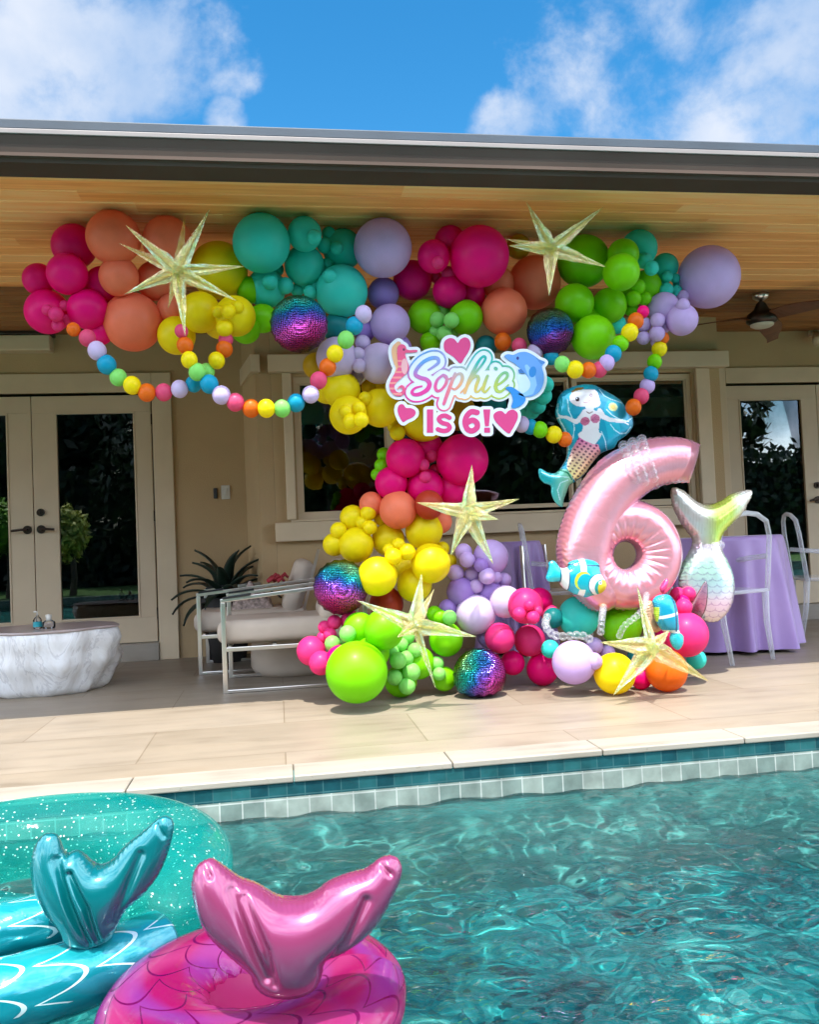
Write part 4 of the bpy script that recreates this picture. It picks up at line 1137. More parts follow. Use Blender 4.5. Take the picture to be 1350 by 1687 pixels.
# ------------------------------------------------------------------ the pink number balloon
pearl = None
m, t, b, o = new_mat('pink_pearl_foil'); setp(b, Roughness=.26, Metallic=.55); b.inputs['Coat Weight'].default_value = .5; b.inputs['Coat Roughness'].default_value = .1
lwt = t.nodes.new('ShaderNodeLayerWeight'); lwt.inputs[0].default_value = .45
t.links.new(ramp(t, lwt.outputs['Facing'], [(0, (.74, .31, .35)), (.55, (.72, .27, .35)), (.85, (.64, .34, .50)), (1, (.70, .44, .44))]), b.inputs['Base Color'])
bump(t, b, noise(t, 14, 5, dist=.8), .25, .01); M_['pearl'] = m
torC = (1030, 913); RM, rmn = 56.0, 36.0
stem = smooth([(1141, 762), (1112, 758), (1078, 762), (1045, 775), (1012, 800), (987, 835), (970, 872), (962, 910), (968, 945), (990, 972)], 6, False)
sr = list(np.interp(np.linspace(0, 1, len(stem)), [0, .10, .42, .75, 1], [33, 38, 46, 45, 36]))
def six_sdf(X, Y):
    d1 = np.sqrt((X-torC[0])**2+(Y-torC[1])**2); a = np.abs(d1-RM)-rmn
    ang = np.arctan2(Y-torC[1], X-torC[0])
    a = a+.7*np.sin(ang*58)*(d1 > RM)
    s = stroke_sdf(X, Y, stem, sr)+.7*np.sin((X*.7+Y)*.9)
    cap = (X-1140)*math.cos(.28)+(Y-762)*math.sin(.28)-6
    s = np.maximum(s, cap)
    hole = 21-np.sqrt((X-1028)**2+(Y-916)**2)
    return np.maximum(np.minimum(a, s), hole)
def six_h(X, Y, F):
    d1 = np.sqrt((X-torC[0])**2+(Y-torC[1])**2); q = np.clip(1-((d1-RM)/rmn)**2, 0, None)
    h1 = np.sqrt(q)*34
    ang = np.arctan2(Y-torC[1], X-torC[0])
    h1 *= 1-.05*np.maximum(0, np.sin(ang*21+1.5*np.sin(3*ang)))*np.clip((RM+8-d1)/22, 0, 1)
    p = np.array(stem); h2 = np.zeros_like(X)
    for i in range(len(p)-1):
        a, b = p[i], p[i+1]; e = b-a; t = np.clip(((X-a[0])*e[0]+(Y-a[1])*e[1])/(e@e), 0, 1)
        d = np.sqrt((X-a[0]-e[0]*t)**2+(Y-a[1]-e[1]*t)**2); r = sr[i]*(1-t)+sr[i+1]*t
        h2 = np.maximum(h2, np.sqrt(np.clip(1-(d/r)**2, 0, None))*r*.93)
    cap = (X-1140)*math.cos(.28)+(Y-762)*math.sin(.28)-6
    h2 *= np.sqrt(np.clip(-cap/26, 0, 1))
    s = stroke_sdf(X, Y, stem, sr)
    cre = np.clip(1+s/9, 0, 1)   # puckers along the welded seam
    h2 *= 1-.10*cre*(np.sin((X-Y)*.55) > .2)
    e_ = np.clip(-F/2.5, 0, 1)
    return np.maximum(h1, h2)*np.sqrt(e_)
YN = 4.50
o6 = make_shape('number_balloon', six_sdf, (915, 722, 1152, 1006), 1.15, YN, M_['pearl'], pillow=.1, hfn=six_h)
tag(o6, 'large pink foil balloon shaped as the number 6', 'foil balloon')
# ------------------------------------------------------------------ mermaid balloon
def zt(ox, oy, s): return lambda pts: [(ox+x/s, oy+y/s) for x, y in pts]
Z1 = zt(870, 630, 6.75)
mer = smooth(Z1([(320,260),(345,160),(405,90),(500,50),(620,22),(740,32),(850,90),(960,150),(1040,210),(1070,255),(1120,310),(1165,390),(1172,470),(1140,540),(1080,600),(1000,660),(960,730),(880,760),(800,800),(740,870),(680,950),(640,1010),(580,1070),(520,1110),(460,1150),(430,1230),(400,1310),(390,1385),(340,1370),(290,1310),(260,1230),(255,1150),(180,1120),(130,1060),(120,970),(150,960),(220,1000),(300,1010),(350,970),(400,900),(430,830),(440,720),(430,640),(400,560),(370,490),(330,420),(305,340)]), 4)
def mer_col(px, py):
    x, y = (px-870)*6.75, (py-630)*6.75
    c = base_col(x, (.006, .33, .46))
    # lighter and deeper locks of hair
    lk = np.sin(x*.012+y*.006+1.6*np.sin(y*.006)); c = lay(c, None, (.015, .48, .60), soft=(lk > .55)*.7); c = lay(c, None, (.0, .17, .30), soft=(lk < -.75)*.6)
    for st in ([(420,200),(430,330),(470,420),(490,520),(480,640)], [(780,90),(820,160),(900,200),(1030,235)], [(840,320),(900,380),(980,420),(1080,440),(1150,400)], [(880,480),(930,540),(1000,580),(1080,570),(1130,500)], [(780,560),(830,660),(850,730),(880,760)], [(330,240),(320,330),(350,430),(400,520),(440,620),(445,740),(420,860),(350,970)]):
        c = lay(c, stroke_sdf(x, y, st, 5) < 0, (.55, .85, .88))
    face = poly_sdf(x, y, smooth([(440,190),(470,130),(540,100),(640,92),(730,95),(760,170),(770,260),(740,290),(690,300),(600,290),(520,280),(460,240)], 4)) < 0
    c = lay(c, poly_sdf(x, y, smooth([(470,110),(540,65),(610,70),(560,100),(490,130)], 4)) < 0, (.35, .16, .02))
    skin = (.86, .78, .76)
    c = lay(c, face, skin)
    torso = poly_sdf(x, y, smooth([(610,290),(690,290),(700,330),(770,340),(790,400),(760,440),(750,560),(785,590),(745,660),(700,700),(600,660),(540,620),(535,580),(570,550),(575,480),(555,440),(560,370),(610,340)], 4)) < 0
    c = lay(c, torso, skin)
    for arm in ([(600,345),(560,400),(510,455),(460,430),(410,400),(350,390)], [(760,340),(800,400),(870,430),(960,440),(1040,450)]):
        c = lay(c, stroke_sdf(x, y, arm, [30, 28, 24, 20, 16, 14] if len(arm) == 6 else [32, 28, 24, 20, 15]) < 0, skin)
    for h in ([(350,390),(335,370)], [(350,392),(325,400)], [(1040,450),(1100,440)], [(1040,455),(1095,475)]): c = lay(c, stroke_sdf(x, y, h, 7) < 0, skin)
    c = lay(c, stroke_sdf(x, y, [(615,345),(645,362),(680,345)], 5) < 0, (.25, .12, .10))
    c = lay(c, ell(x, y, 600, 448, 50, 46, -.3), (.62, .16, .26)); c = lay(c, ell(x, y, 708, 420, 52, 50, .5), (.62, .18, .30))
    for a in (-.6, 0, .6):
        c = lay(c, stroke_sdf(x, y, [(640, 445), (600+45*math.cos(3.14+a), 448+42*math.sin(3.14+a))], 3) < 0, (.42, .08, .16)); c = lay(c, stroke_sdf(x, y, [(665, 440), (708+46*math.cos(a-.4), 420+46*math.sin(a-.4))], 3) < 0, (.42, .08, .18))
    c = lay(c, ell(x, y, 524, 203, 22, 25), (.02, .008, .01)); c = lay(c, ell(x, y, 517, 195, 7, 8), (.9, .9, .9)); c = lay(c, ell(x, y, 674, 158, 20, 20), (.55, .35, .38)); c = lay(c, ell(x, y, 674, 160, 11, 10), (.75, .6, .6))
    c = lay(c, stroke_sdf(x, y, [(585, 238), (612, 246), (640, 232), (652, 215)], 4) < 0, (.6, .12, .12))
    c = lay(c, ell(x, y, 915, 288, 52, 48), (.75, .78, .3)); c = lay(c, ell(x, y, 915, 288, 28, 26), (.85, .55, .1))
    tail = poly_sdf(x, y, [(540,620),(600,660),(700,700),(750,700),(800,790),(700,920),(640,1010),(520,1100),(470,1050),(420,950),(440,850),(480,740)]) < 0
    g = np.clip((y-640)/420, 0, 1)[:, None]; gx = np.clip((x-500)/280, 0, 1)[:, None]
    top = np.array([.80, .12, .35])*gx+np.array([.55, .05, .25])*(1-gx); bot = np.array([.80, .68, .22])
    tc_ = top*(1-g)**1.2+bot*(1-(1-g)**1.2)
    u_ = (x*.8+y*.6)/52; v_ = (-x*.5+y*.86)/38
    dots = (np.sin(u_*math.pi)**2*np.sin(v_*math.pi)**2) > .42
    tc_ = np.where(dots[:, None], tc_*np.array([.28, .2, .35]), np.minimum(1, tc_*1.15+.08))
    c[tail] = tc_[tail]
    fin = poly_sdf(x, y, [(340,960),(420,970),(480,1050),(500,1120),(400,1400),(240,1300),(100,1100),(110,940),(220,990)]) < 0
    fc_ = np.array([.02, .42, .42])[None]*(1-np.clip((x-250)/230, 0, 1))[:, None]+np.array([.35, .72, .38])[None]*np.clip((x-250)/230, 0, 1)[:, None]
    c[fin] = fc_[fin]
    c = lay(c, stroke_sdf(x, y, [(345, 975), (430, 1010), (475, 1080)], 9) < 0, (.01, .22, .10))
    for st in ([(440,1060),(340,1050),(240,1040),(150,1000)], [(430,1090),(350,1120),(320,1200),(350,1310)]): c = lay(c, stroke_sdf(x, y, st, 5) < 0, (.6, .88, .85))
    return c
def seam_rip(amp, fr):
    return lambda X, Y, F: 1-amp*np.clip(1+F/7, 0, 1)*(.5+.5*np.sin(fr*(X+.6*Y))*np.sin(fr*.8*(Y-.5*X)+1))
om = make_shape('mermaid_balloon', lambda X, Y: poly_sdf(X, Y, mer), (886, 632, 1046, 838), 1.0, 4.60, FOILP, pillow=.058, color=mer_col, rip=seam_rip(.35, .9))
tag(om, 'foil balloon of a winking mermaid with flowing blue hair', 'foil balloon')
# ------------------------------------------------------------------ mermaid tail balloon
Z2 = zt(1050, 440, 2.48)
tl = [(1106,808),(1112,803),(1122,806),(1130,811),(1145,824),(1158,831),(1172,831),(1190,824),(1205,814),(1222,809),(1235,807),(1240,813),(1232,830),(1220,850),(1205,864),(1194,876),(1187,888),(1185,896),(1190,908),(1203,935),(1209,960),(1207,990),(1196,1012),(1180,1024),(1162,1023),(1144,1010),(1126,985),(1120,962),(1122,938),(1135,912),(1142,898),(1141,886),(1130,872),(1116,850),(1108,830)]
tlp = smooth(tl, 4)
def tail_col(x, y):
    c = base_col(x, (.74, .70, .60))
    a = np.clip((x-1150)/26, 0, 1)*np.clip((1222-x)/25, 0, 1)*(y < 897); c = lay(c, None, (.58, .70, .10), soft=a*1.1)
    c = lay(c, None, (.85, .60, .62), soft=np.clip((1150-x)/25, 0, 1)*(y < 895)*np.clip((y-835)/30, 0, 1)*.8)
    body = y > 896; g = np.clip((y-900)/120, 0, 1)
    bc = np.stack([np.interp(g, [0, .25, .5, .8, 1], [.75, .45, .50, .72, .75]), np.interp(g, [0, .25, .5, .8, 1], [.62, .75, .68, .52, .62]), np.interp(g, [0, .25, .5, .8, 1], [.66, .58, .66, .62, .60])], 1)
    c[body] = bc[body]
    u_ = x/15.0; v_ = y/10.0; rowi = np.floor(v_); xx = (u_+.5*(rowi % 2)) % 1-.5; yy = v_-rowi
    arc = np.abs(np.sqrt((xx*1.0)**2+(yy*.9)**2)-.55) < .07
    c = np.where((arc & body & (y > 925))[:, None], c*np.array([.72, .62, .78]), c)
    st = (np.sin(x*1.5+.3*np.sin(y*.2)) > .86) & (y < 880) & (y > 822); c = np.where(st[:, None], c*.86, c)
    return c
ot = make_shape('mermaid_tail_balloon', lambda X, Y: poly_sdf(X, Y, tlp)+.5*np.sin(X*.9)*np.sin(Y*.9), (1104, 800, 1243, 1028), 1.1, 4.66, attr_mat('pastel_foil', .22, .45, .5, (26, .35, .006)), pillow=.085, color=tail_col, rip=seam_rip(.3, .8))
tag(ot, 'pastel foil mermaid tail balloon with a lime green fluke beside the purple table', 'foil balloon')
# ------------------------------------------------------------------ tropical fish balloons
ZF = zt(880, 900, 9.643)
fish = smooth(ZF([(190,500),(210,430),(235,330),(235,260),(300,225),(350,260),(410,330),(470,345),(545,320),(545,270),(620,225),(760,200),(900,215),(990,250),(1040,310),(1045,400),(1090,480),(1140,570),(1150,640),(1100,720),(1020,760),(900,790),(820,815),(740,785),(640,755),(560,710),(480,670),(420,600),(395,560),(330,565),(230,560)]), 4)
def fish_col(px, py):
    x, y = (px-880)*9.643, (py-900)*9.643
    c = base_col(x, (.006, .36, .50)); c = lay(c, None, (.03, .55, .55), soft=np.clip(np.sin(x*.011+y*.009), 0, 1)*.8)
    c = lay(c, (x > 415) & (x < 520) & (y > 320), (.78, .80, .80)); c = lay(c, (x > 395) & (x < 416), (.01, .05, .09)); c = lay(c, (x > 518) & (x < 535) & (y > 320), (.01, .06, .12))
    c = lay(c, ell(x, y, 730, 540, 130, 145, .3), (.62, .72, .04)); c = lay(c, ell(x, y, 760, 560, 115, 130, .3), (.01, .42, .50))
    c = lay(c, ell(x, y, 1010, 610, 200, 180, .3), (.01, .14, .22)); c = lay(c, ell(x, y, 1012, 612, 190, 168, .3), (.82, .82, .84)); c = lay(c, ell(x, y, 1045, 645, 125, 125), (.01, .38, .36)); c = lay(c, ell(x, y, 1075, 650, 100, 118), (.75, .62, .02))
    c = lay(c, ell(x, y, 1012, 577, 32, 28), (.9, .9, .9)); c = lay(c, ell(x, y, 1014, 578, 15, 14), (.01, .01, .01))
    c = lay(c, (np.abs(y-300-(x-800)*.05) < 12) & (x > 530), (.01, .06, .12)); c = lay(c, (x > 700) & (x < 790) & (y < 400), (.75, .82, .84)); c = lay(c, (x > 680) & (x < 780) & (y > 680), (.78, .82, .74))
    return c
of = make_shape('fish_balloon', lambda X, Y: poly_sdf(X, Y, fish), (898, 918, 1001, 987), .7, 4.34, FOILP, pillow=.055, color=fish_col, rip=seam_rip(.3, 1.4))
tag(of, 'blue and white striped tropical fish foil balloon with a yellow face', 'foil balloon', 'tropical fish foil balloons')
f2 = smooth([(1078,1000),(1076,990),(1082,982),(1094,979),(1104,981),(1112,992),(1116,1008),(1118,1025),(1119,1040),(1126,1048),(1125,1062),(1117,1071),(1108,1064),(1104,1050),(1106,1042),(1094,1040),(1085,1030),(1079,1014)], 4)
def fish2_col(x, y):
    c = base_col(x, (.01, .32, .46)); c = lay(c, (np.abs(y-1014-(x-1095)*-.25) < 2.6), (.8, .84, .85)); c = lay(c, (np.abs(y-1040) < 2.4), (.8, .84, .85)); c = lay(c, (x < 1083) & (y > 1000) & (y < 1024), (.45, .68, .04))
    c = lay(c, (np.abs(x-1108-(y-1010)*.1) < 1.6) & (y < 1040), (.01, .08, .16)); c = lay(c, (y > 1044), (.03, .5, .55)); return c
of2 = make_shape('fish_balloon', lambda X, Y: poly_sdf(X, Y, f2), (1074, 977, 1128, 1073), .7, 4.22, FOILP, pillow=.05, color=fish2_col, rip=seam_rip(.4, 1.4))
tag(of2, 'crumpled blue tropical fish foil balloon turned on end above the right starburst', 'foil balloon', 'tropical fish foil balloons')
# ------------------------------------------------------------------ iridescent film starbursts
m, t, b, o = new_mat('iridescent_film'); t.nodes.remove(b)
lw_ = t.nodes.new('ShaderNodeLayerWeight'); lw_.inputs[0].default_value = .5
fac = mth(t, 'FRACT', mth(t, 'ADD', mth(t, 'MULTIPLY', lw_.outputs['Facing'], 1.3), mth(t, 'MULTIPLY', noise(t, 9, 3, dist=1), 1.1)))
colr = ramp(t, fac, [(0, (.95, .90, .50)), (.3, (.95, .86, .22)), (.45, (.55, .88, .35)), (.55, (.70, .90, .70)), (.7, (.95, .88, .35)), (.85, (.95, .68, .45)), (1, (.95, .90, .50))])
g_ = t.nodes.new('ShaderNodeBsdfGlossy'); g_.inputs['Roughness'].default_value = .07; t.links.new(colr, g_.inputs[0])
df = t.nodes.new('ShaderNodeBsdfTranslucent'); t.links.new(colr, df.inputs[0]); df2 = t.nodes.new('ShaderNodeBsdfDiffuse'); t.links.new(colr, df2.inputs[0])
tr_ = t.nodes.new('ShaderNodeBsdfTransparent'); tr_.inputs[0].default_value = (.97, .97, .92, 1)
bp = t.nodes.new('ShaderNodeBump'); bp.inputs['Strength'].default_value = .9; bp.inputs['Distance'].default_value = .012; t.links.new(noise(t, 38, 5, dist=2.0), bp.inputs['Height']); t.links.new(bp.outputs[0], g_.inputs['Normal']); 
ma = t.nodes.new('ShaderNodeMixShader'); ma.inputs[0].default_value = .5; t.links.new(df.outputs[0], ma.inputs[1]); t.links.new(df2.outputs[0], ma.inputs[2])
mb_ = t.nodes.new('ShaderNodeMixShader'); mb_.inputs[0].default_value = .85; t.links.new(ma.outputs[0], mb_.inputs[1]); t.links.new(g_.outputs[0], mb_.inputs[2])
mc = t.nodes.new('ShaderNodeMixShader'); mc.inputs[0].default_value = .46; t.links.new(tr_.outputs[0], mc.inputs[1]); t.links.new(mb_.outputs[0], mc.inputs[2]); t.links.new(mc.outputs[0], o.inputs[0])
M_['film'] = m
def starburst(c, Y, tips, w_, label):
    C0 = P(c[0], c[1], Y); t_ = thing('starburst_balloon', label, 'foil balloon', C0, 'iridescent starburst foil balloons'); w_ *= .74
    rs = random.Random(int(c[0]))
    for k, tp in enumerate(tips):
        tx, ty, dy = tp[:3]; ww = tp[3] if len(tp) > 3 else 1
        T_ = P(tx, ty, Y+dy)-C0; L = T_.length; d = T_.normalized(); a = Vector((0, 0, 1)) if abs(d.z) < .85 else Vector((1, 0, 0)); x = d.cross(a).normalized(); y = d.cross(x)
        NS = 14; rb = w_*MPP(c[0], c[1], Y)*ww; vs = []; ts = [0, .06, .16, .28, .42, .56, .7, .82, .92, 1]; pr = [.55, .8, 1, .92, .74, .56, .39, .24, .12, .015]
        for t_i, q in zip(ts, pr):
            for j in range(NS):
                an = 2*math.pi*j/NS; rad = rb*q*(1.0 if j % 2 == 0 else .56)*(1+.12*rs.uniform(-1, 1))
                vs.append(d*(L*t_i)+(x*math.cos(an)+y*math.sin(an))*rad)
        vs += [Vector((0, 0, 0)), d*L*1.002]; n = len(ts)*NS
        fs = [(i*NS+j, i*NS+(j+1) % NS, (i+1)*NS+(j+1) % NS, (i+1)*NS+j) for i in range(len(ts)-1) for j in range(NS)]
        fs += [(n-NS+j, n-NS+(j+1) % NS, n+1) for j in range(NS)]
        MB().add(vs, fs).obj('spike', M_['film'], t_)
    mb = MB(); vs = []; r_ = w_*.8*MPP(c[0], c[1], Y)
    for i in range(1, 8):
        for j in range(14):
            a = math.pi*i/8; q = r_*(1+.2*rs.uniform(-1, 1)); vs.append((q*math.sin(a)*math.cos(j*math.pi/7), q*math.sin(a)*math.sin(j*math.pi/7), q*math.cos(a)))
    vs += [(0, 0, r_), (0, 0, -r_)]
    fs = [(i*14+j, (i+1)*14+j, (i+1)*14+(j+1) % 14, i*14+(j+1) % 14) for i in range(6) for j in range(14)]+[(98, j, (j+1) % 14) for j in range(14)]+[(99, 84+(j+1) % 14, 84+j) for j in range(14)]
    mb.add(vs, fs).obj('hub', M_['film'], t_)
starburst((293,447), 4.12, [(345,345,.02),(305,356,.15,.8),(207,371,-.02),(196,401,.12,.8),(403,439,0),(389,495,-.03),(205,485,-.02),(305,553,-.03),(277,508,.12,.7),(300,440,-.16,.9)], 16, 'iridescent starburst balloon with many points among the left coral balloons')
starburst((909,410), 4.12, [(868,334,.0),(995,341,-.02),(999,440,-.0),(839,405,.0),(905,487,-.03),(833,394,.12,.7),(915,400,-.14,.8)], 16, 'iridescent starburst balloon in front of the upper right lime balloons')
starburst((771,844), 4.34, [(778,766,0),(856,822,0),(821,856,-.12,1),(687,828,.0),(743,915,-.02,1.1),(813,929,-.03,1.1)], 18, 'iridescent starburst balloon right of the fuchsia column')
starburst((684,1030), 4.26, [(695,946,.02,1.1),(588,989,.0,1.0),(785,1049,-.04,1.1),(718,1133,-.02,.55),(716,970,.1,.7),(655,1050,-.1,.9)], 18, 'iridescent starburst balloon above the huge lime balloon near the floor')
starburst((1075,1066), 4.10, [(990,1058,0,1.1),(1011,1145,-.03,1.1),(1168,1122,.05,1.1),(1050,965,.08,.6),(1104,1038,.05,.8),(1078,1080,-.14,.8)], 20, 'iridescent starburst balloon over the orange floor balloon')
# ------------------------------------------------------------------ sequin balls
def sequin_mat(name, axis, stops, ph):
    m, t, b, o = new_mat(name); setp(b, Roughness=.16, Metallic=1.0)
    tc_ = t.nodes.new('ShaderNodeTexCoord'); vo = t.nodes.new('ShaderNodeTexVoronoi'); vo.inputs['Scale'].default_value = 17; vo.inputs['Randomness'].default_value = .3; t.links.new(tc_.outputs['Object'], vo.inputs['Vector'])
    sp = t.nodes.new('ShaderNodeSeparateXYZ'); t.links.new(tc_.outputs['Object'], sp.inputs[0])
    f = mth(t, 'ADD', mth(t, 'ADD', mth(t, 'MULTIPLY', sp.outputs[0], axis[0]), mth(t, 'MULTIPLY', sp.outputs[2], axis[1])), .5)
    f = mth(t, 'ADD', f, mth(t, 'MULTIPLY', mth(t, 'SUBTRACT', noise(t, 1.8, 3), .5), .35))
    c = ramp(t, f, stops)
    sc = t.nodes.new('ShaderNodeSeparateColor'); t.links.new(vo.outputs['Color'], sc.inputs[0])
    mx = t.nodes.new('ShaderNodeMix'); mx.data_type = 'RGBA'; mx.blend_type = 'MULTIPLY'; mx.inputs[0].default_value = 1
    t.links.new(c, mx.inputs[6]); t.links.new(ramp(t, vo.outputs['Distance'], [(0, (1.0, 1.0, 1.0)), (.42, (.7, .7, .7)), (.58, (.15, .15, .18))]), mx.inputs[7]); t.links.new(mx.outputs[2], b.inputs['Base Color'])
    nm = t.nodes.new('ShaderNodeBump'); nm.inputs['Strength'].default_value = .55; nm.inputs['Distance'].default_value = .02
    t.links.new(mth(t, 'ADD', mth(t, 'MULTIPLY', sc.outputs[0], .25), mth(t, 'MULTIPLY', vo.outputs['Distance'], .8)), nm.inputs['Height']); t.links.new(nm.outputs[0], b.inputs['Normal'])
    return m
RB = [(.05, (.02, .02, .03)), (.2, (.55, .03, .20)), (.34, (.95, .12, .60)), (.48, (.35, .12, .75)), (.6, (.04, .18, .60)), (.74, (.02, .55, .45)), (.9, (.25, .35, .04))]
def sequin(x, y, r, Y, label, axis, flat=False, stops=RB):
    s = MPP(x, y, Y)*r; p = P(x, y, Y); me = bpy.data.meshes.new('sequin'); mb = MB(); NS, NR = 64, 40; vs = []
    for i in range(NR+1):
        a = math.pi*i/NR; yy = -math.cos(a); rr = math.sin(a)
        for j in range(NS):
            an = 2*math.pi*j/NS; q = rr
            seam = math.exp(-(yy/.10)**2)
            q = rr*(1+.035*seam*math.sin(an*19)); z = q*math.sin(an); xx = q*math.cos(an)
            if flat and z < -.55: z = -.55+(z+.55)*.55+.03*math.sin(an*13)
            vs.append((xx, yy*.86, z))
    mb.add(vs, [(i*NS+j, (i+1)*NS+j, (i+1)*NS+(j+1) % NS, i*NS+(j+1) % NS) for i in range(NR) for j in range(NS)])
    o = mb.obj('sequin_ball', sequin_mat('rainbow_sequins', axis, stops, 0), None, smooth=True, loc=p); o.scale = (s, s, s)
    tag(o, label, 'foil balloon', 'rainbow mirrored sequin balls')
    if p.z < .3 and flat: o.location.z = .80*s
    return o
sequin(493, 534, 47, 4.33, 'round rainbow sequin foil ball hanging under the aqua balloons', (-.12, .42))
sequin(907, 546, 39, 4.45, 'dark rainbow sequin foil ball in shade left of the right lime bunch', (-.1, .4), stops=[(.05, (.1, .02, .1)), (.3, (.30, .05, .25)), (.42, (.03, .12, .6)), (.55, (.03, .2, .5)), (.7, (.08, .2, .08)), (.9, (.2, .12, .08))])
sequin(562, 967, 45, 4.66, 'rainbow sequin foil ball left of the lower yellow bunch', (.10, .42))
sequin(790, 1096, 44, 4.58, 'slumped rainbow sequin foil ball resting on the sunny floor', (-.36, .2), flat=True)
# ------------------------------------------------------------------ clear bubble strands
m, t, b, o = new_mat('clear_pearl_latex'); t.nodes.remove(b)
g_ = t.nodes.new('ShaderNodeBsdfGlossy'); g_.inputs['Roughness'].default_value = .12; tr_ = t.nodes.new('ShaderNodeBsdfTransparent'); d_ = t.nodes.new('ShaderNodeBsdfDiffuse'); d_.inputs[0].default_value = (.8, .8, .82, 1)
l_ = t.nodes.new('ShaderNodeLayerWeight'); l_.inputs[0].default_value = .4; m1 = t.nodes.new('ShaderNodeMixShader'); m1.inputs[0].default_value = .62; m2 = t.nodes.new('ShaderNodeMixShader')
t.links.new(g_.outputs[0], m1.inputs[1]); t.links.new(d_.outputs[0], m1.inputs[2]); t.links.new(mth(t, 'ADD', mth(t, 'MULTIPLY', l_.outputs['Facing'], .42), .05), m2.inputs[0]); t.links.new(tr_.outputs[0], m2.inputs[1]); t.links.new(m1.outputs[0], m2.inputs[2]); t.links.new(m2.outputs[0], o.inputs[0])
M_['clearlatex'] = m
def strand(pts, r, label, n=None):
    pts = [Vector(p) for p in pts]; c = sum(pts, Vector())/len(pts); sm = [Vector(q) for q in smooth([tuple(p) for p in pts], 12, False)]
    L = sum((sm[i+1]-sm[i]).length for i in range(len(sm)-1)); N = max(3, int(L/(r*1.55))); mb = MB(); acc_ = 0; k = 0; pos = []
    for i in range(len(sm)-1):
        e = (sm[i+1]-sm[i]).length
        while k <= N and k*L/N <= acc_+e+1e-9:
            pos.append(sm[i].lerp(sm[i+1], (k*L/N-acc_)/max(e, 1e-9))); k += 1
        acc_ += e
    path = []; rad = []
    for i in range(len(pos)-1):
        for q, rr in ((0, .45), (.2, .88), (.5, 1.0), (.8, .88)): path.append(pos[i].lerp(pos[i+1], q)-c); rad.append(r*rr)
    path.append(pos[-1]-c); rad.append(r*.4)
    o = mb.tube(path, rad, 12).obj('bubble_strand', M_['clearlatex'], None, smooth=True, loc=c)
    return tag(o, label, 'balloon strand', 'clear bubble strands')
def wrap(x0, y0, x1, y1, Y, lab):      # a clear strand going over the front of the arm of the number
    p = []
    for i in range(9):
        t = i/8; p.append(P(x0+(x1-x0)*t, y0+(y1-y0)*t, Y-.155*math.sin(math.pi*t)**.6))
    strand(p, 8.5*MPP(x0, y0, Y), lab)
wrap(1027,732,1055,812, YN+.0, 'first clear bubble strand from the left round the arm of the number')
wrap(1042,727,1066,806, YN-.01, 'second clear bubble strand from the left round the arm of the number')
wrap(1057,722,1081,800, YN+.0, 'third clear bubble strand from the left round the arm of the number')
strand([P(903,1014,4.34), P(899,1030,4.26), P(912,1046,4.2), P(935,1048,4.15), P(960,1046,4.15), P(976,1056,4.12)], .022, 'clear bubble strand lying over the aqua balloon and floor lavender balloon')
strand([P(995,998,4.34), P(992,1020,4.24), P(990,1046,4.2)], .02, 'short upright clear bubble strand between the aqua and lime floor balloons')
strand([P(1020,1050,4.22), P(1030,1030,4.16), P(1050,1015,4.16), P(1062,1000,4.2), P(1066,978,4.3)], .018, 'clear bubble strand rising over the lime floor balloon')
strand([P(1160,906,4.5), P(1178,900,4.46), P(1190,898,4.5)], .026, 'clear bubble knot round the neck of the mermaid tail balloon')
# small foils around the foot of the number
pf = smooth([(1090,975),(1088,968),(1092,960),(1098,953),(1101,955),(1100,964),(1097,972),(1094,978)], 4)
tag(make_shape('coral_sprig', lambda X, Y: poly_sdf(X, Y, pf), (1086, 951, 1103, 980), .5, 4.3, simple('pink_foil', (.8, .06, .2), .25, .4), pillow=.02), 'small pink foil sprig at the foot of the number balloon', 'foil balloon')
pf2 = smooth([(1066,1035),(1062,1012),(1066,992),(1074,990),(1078,1004),(1084,1020),(1090,1036),(1080,1042)], 4)
tag(make_shape('seahorse_balloon', lambda X, Y: poly_sdf(X, Y, pf2), (1060, 988, 1092, 1044), .7, 4.30, simple('tan_foil', (.62, .36, .20), .3, .4, var=.5, vs=20), pillow=.03, rip=seam_rip(.5, 1)), 'small crumpled tan foil balloon squeezed between the lime balloon and upended fish', 'foil balloon')
pf3 = smooth([(1136,1030),(1133,1008),(1143,990),(1153,972),(1162,958),(1166,962),(1166,985),(1162,1006),(1152,1022)], 4)
tag(make_shape('shell_balloon', lambda X, Y: poly_sdf(X, Y, pf3), (1130, 955, 1168, 1033), .8, 4.5, glass_mat('pink_film', (.9, .62, .72), 1.5, .15), pillow=.02), 'thin clear pink film fin leaning against the mermaid tail balloon', 'foil balloon')
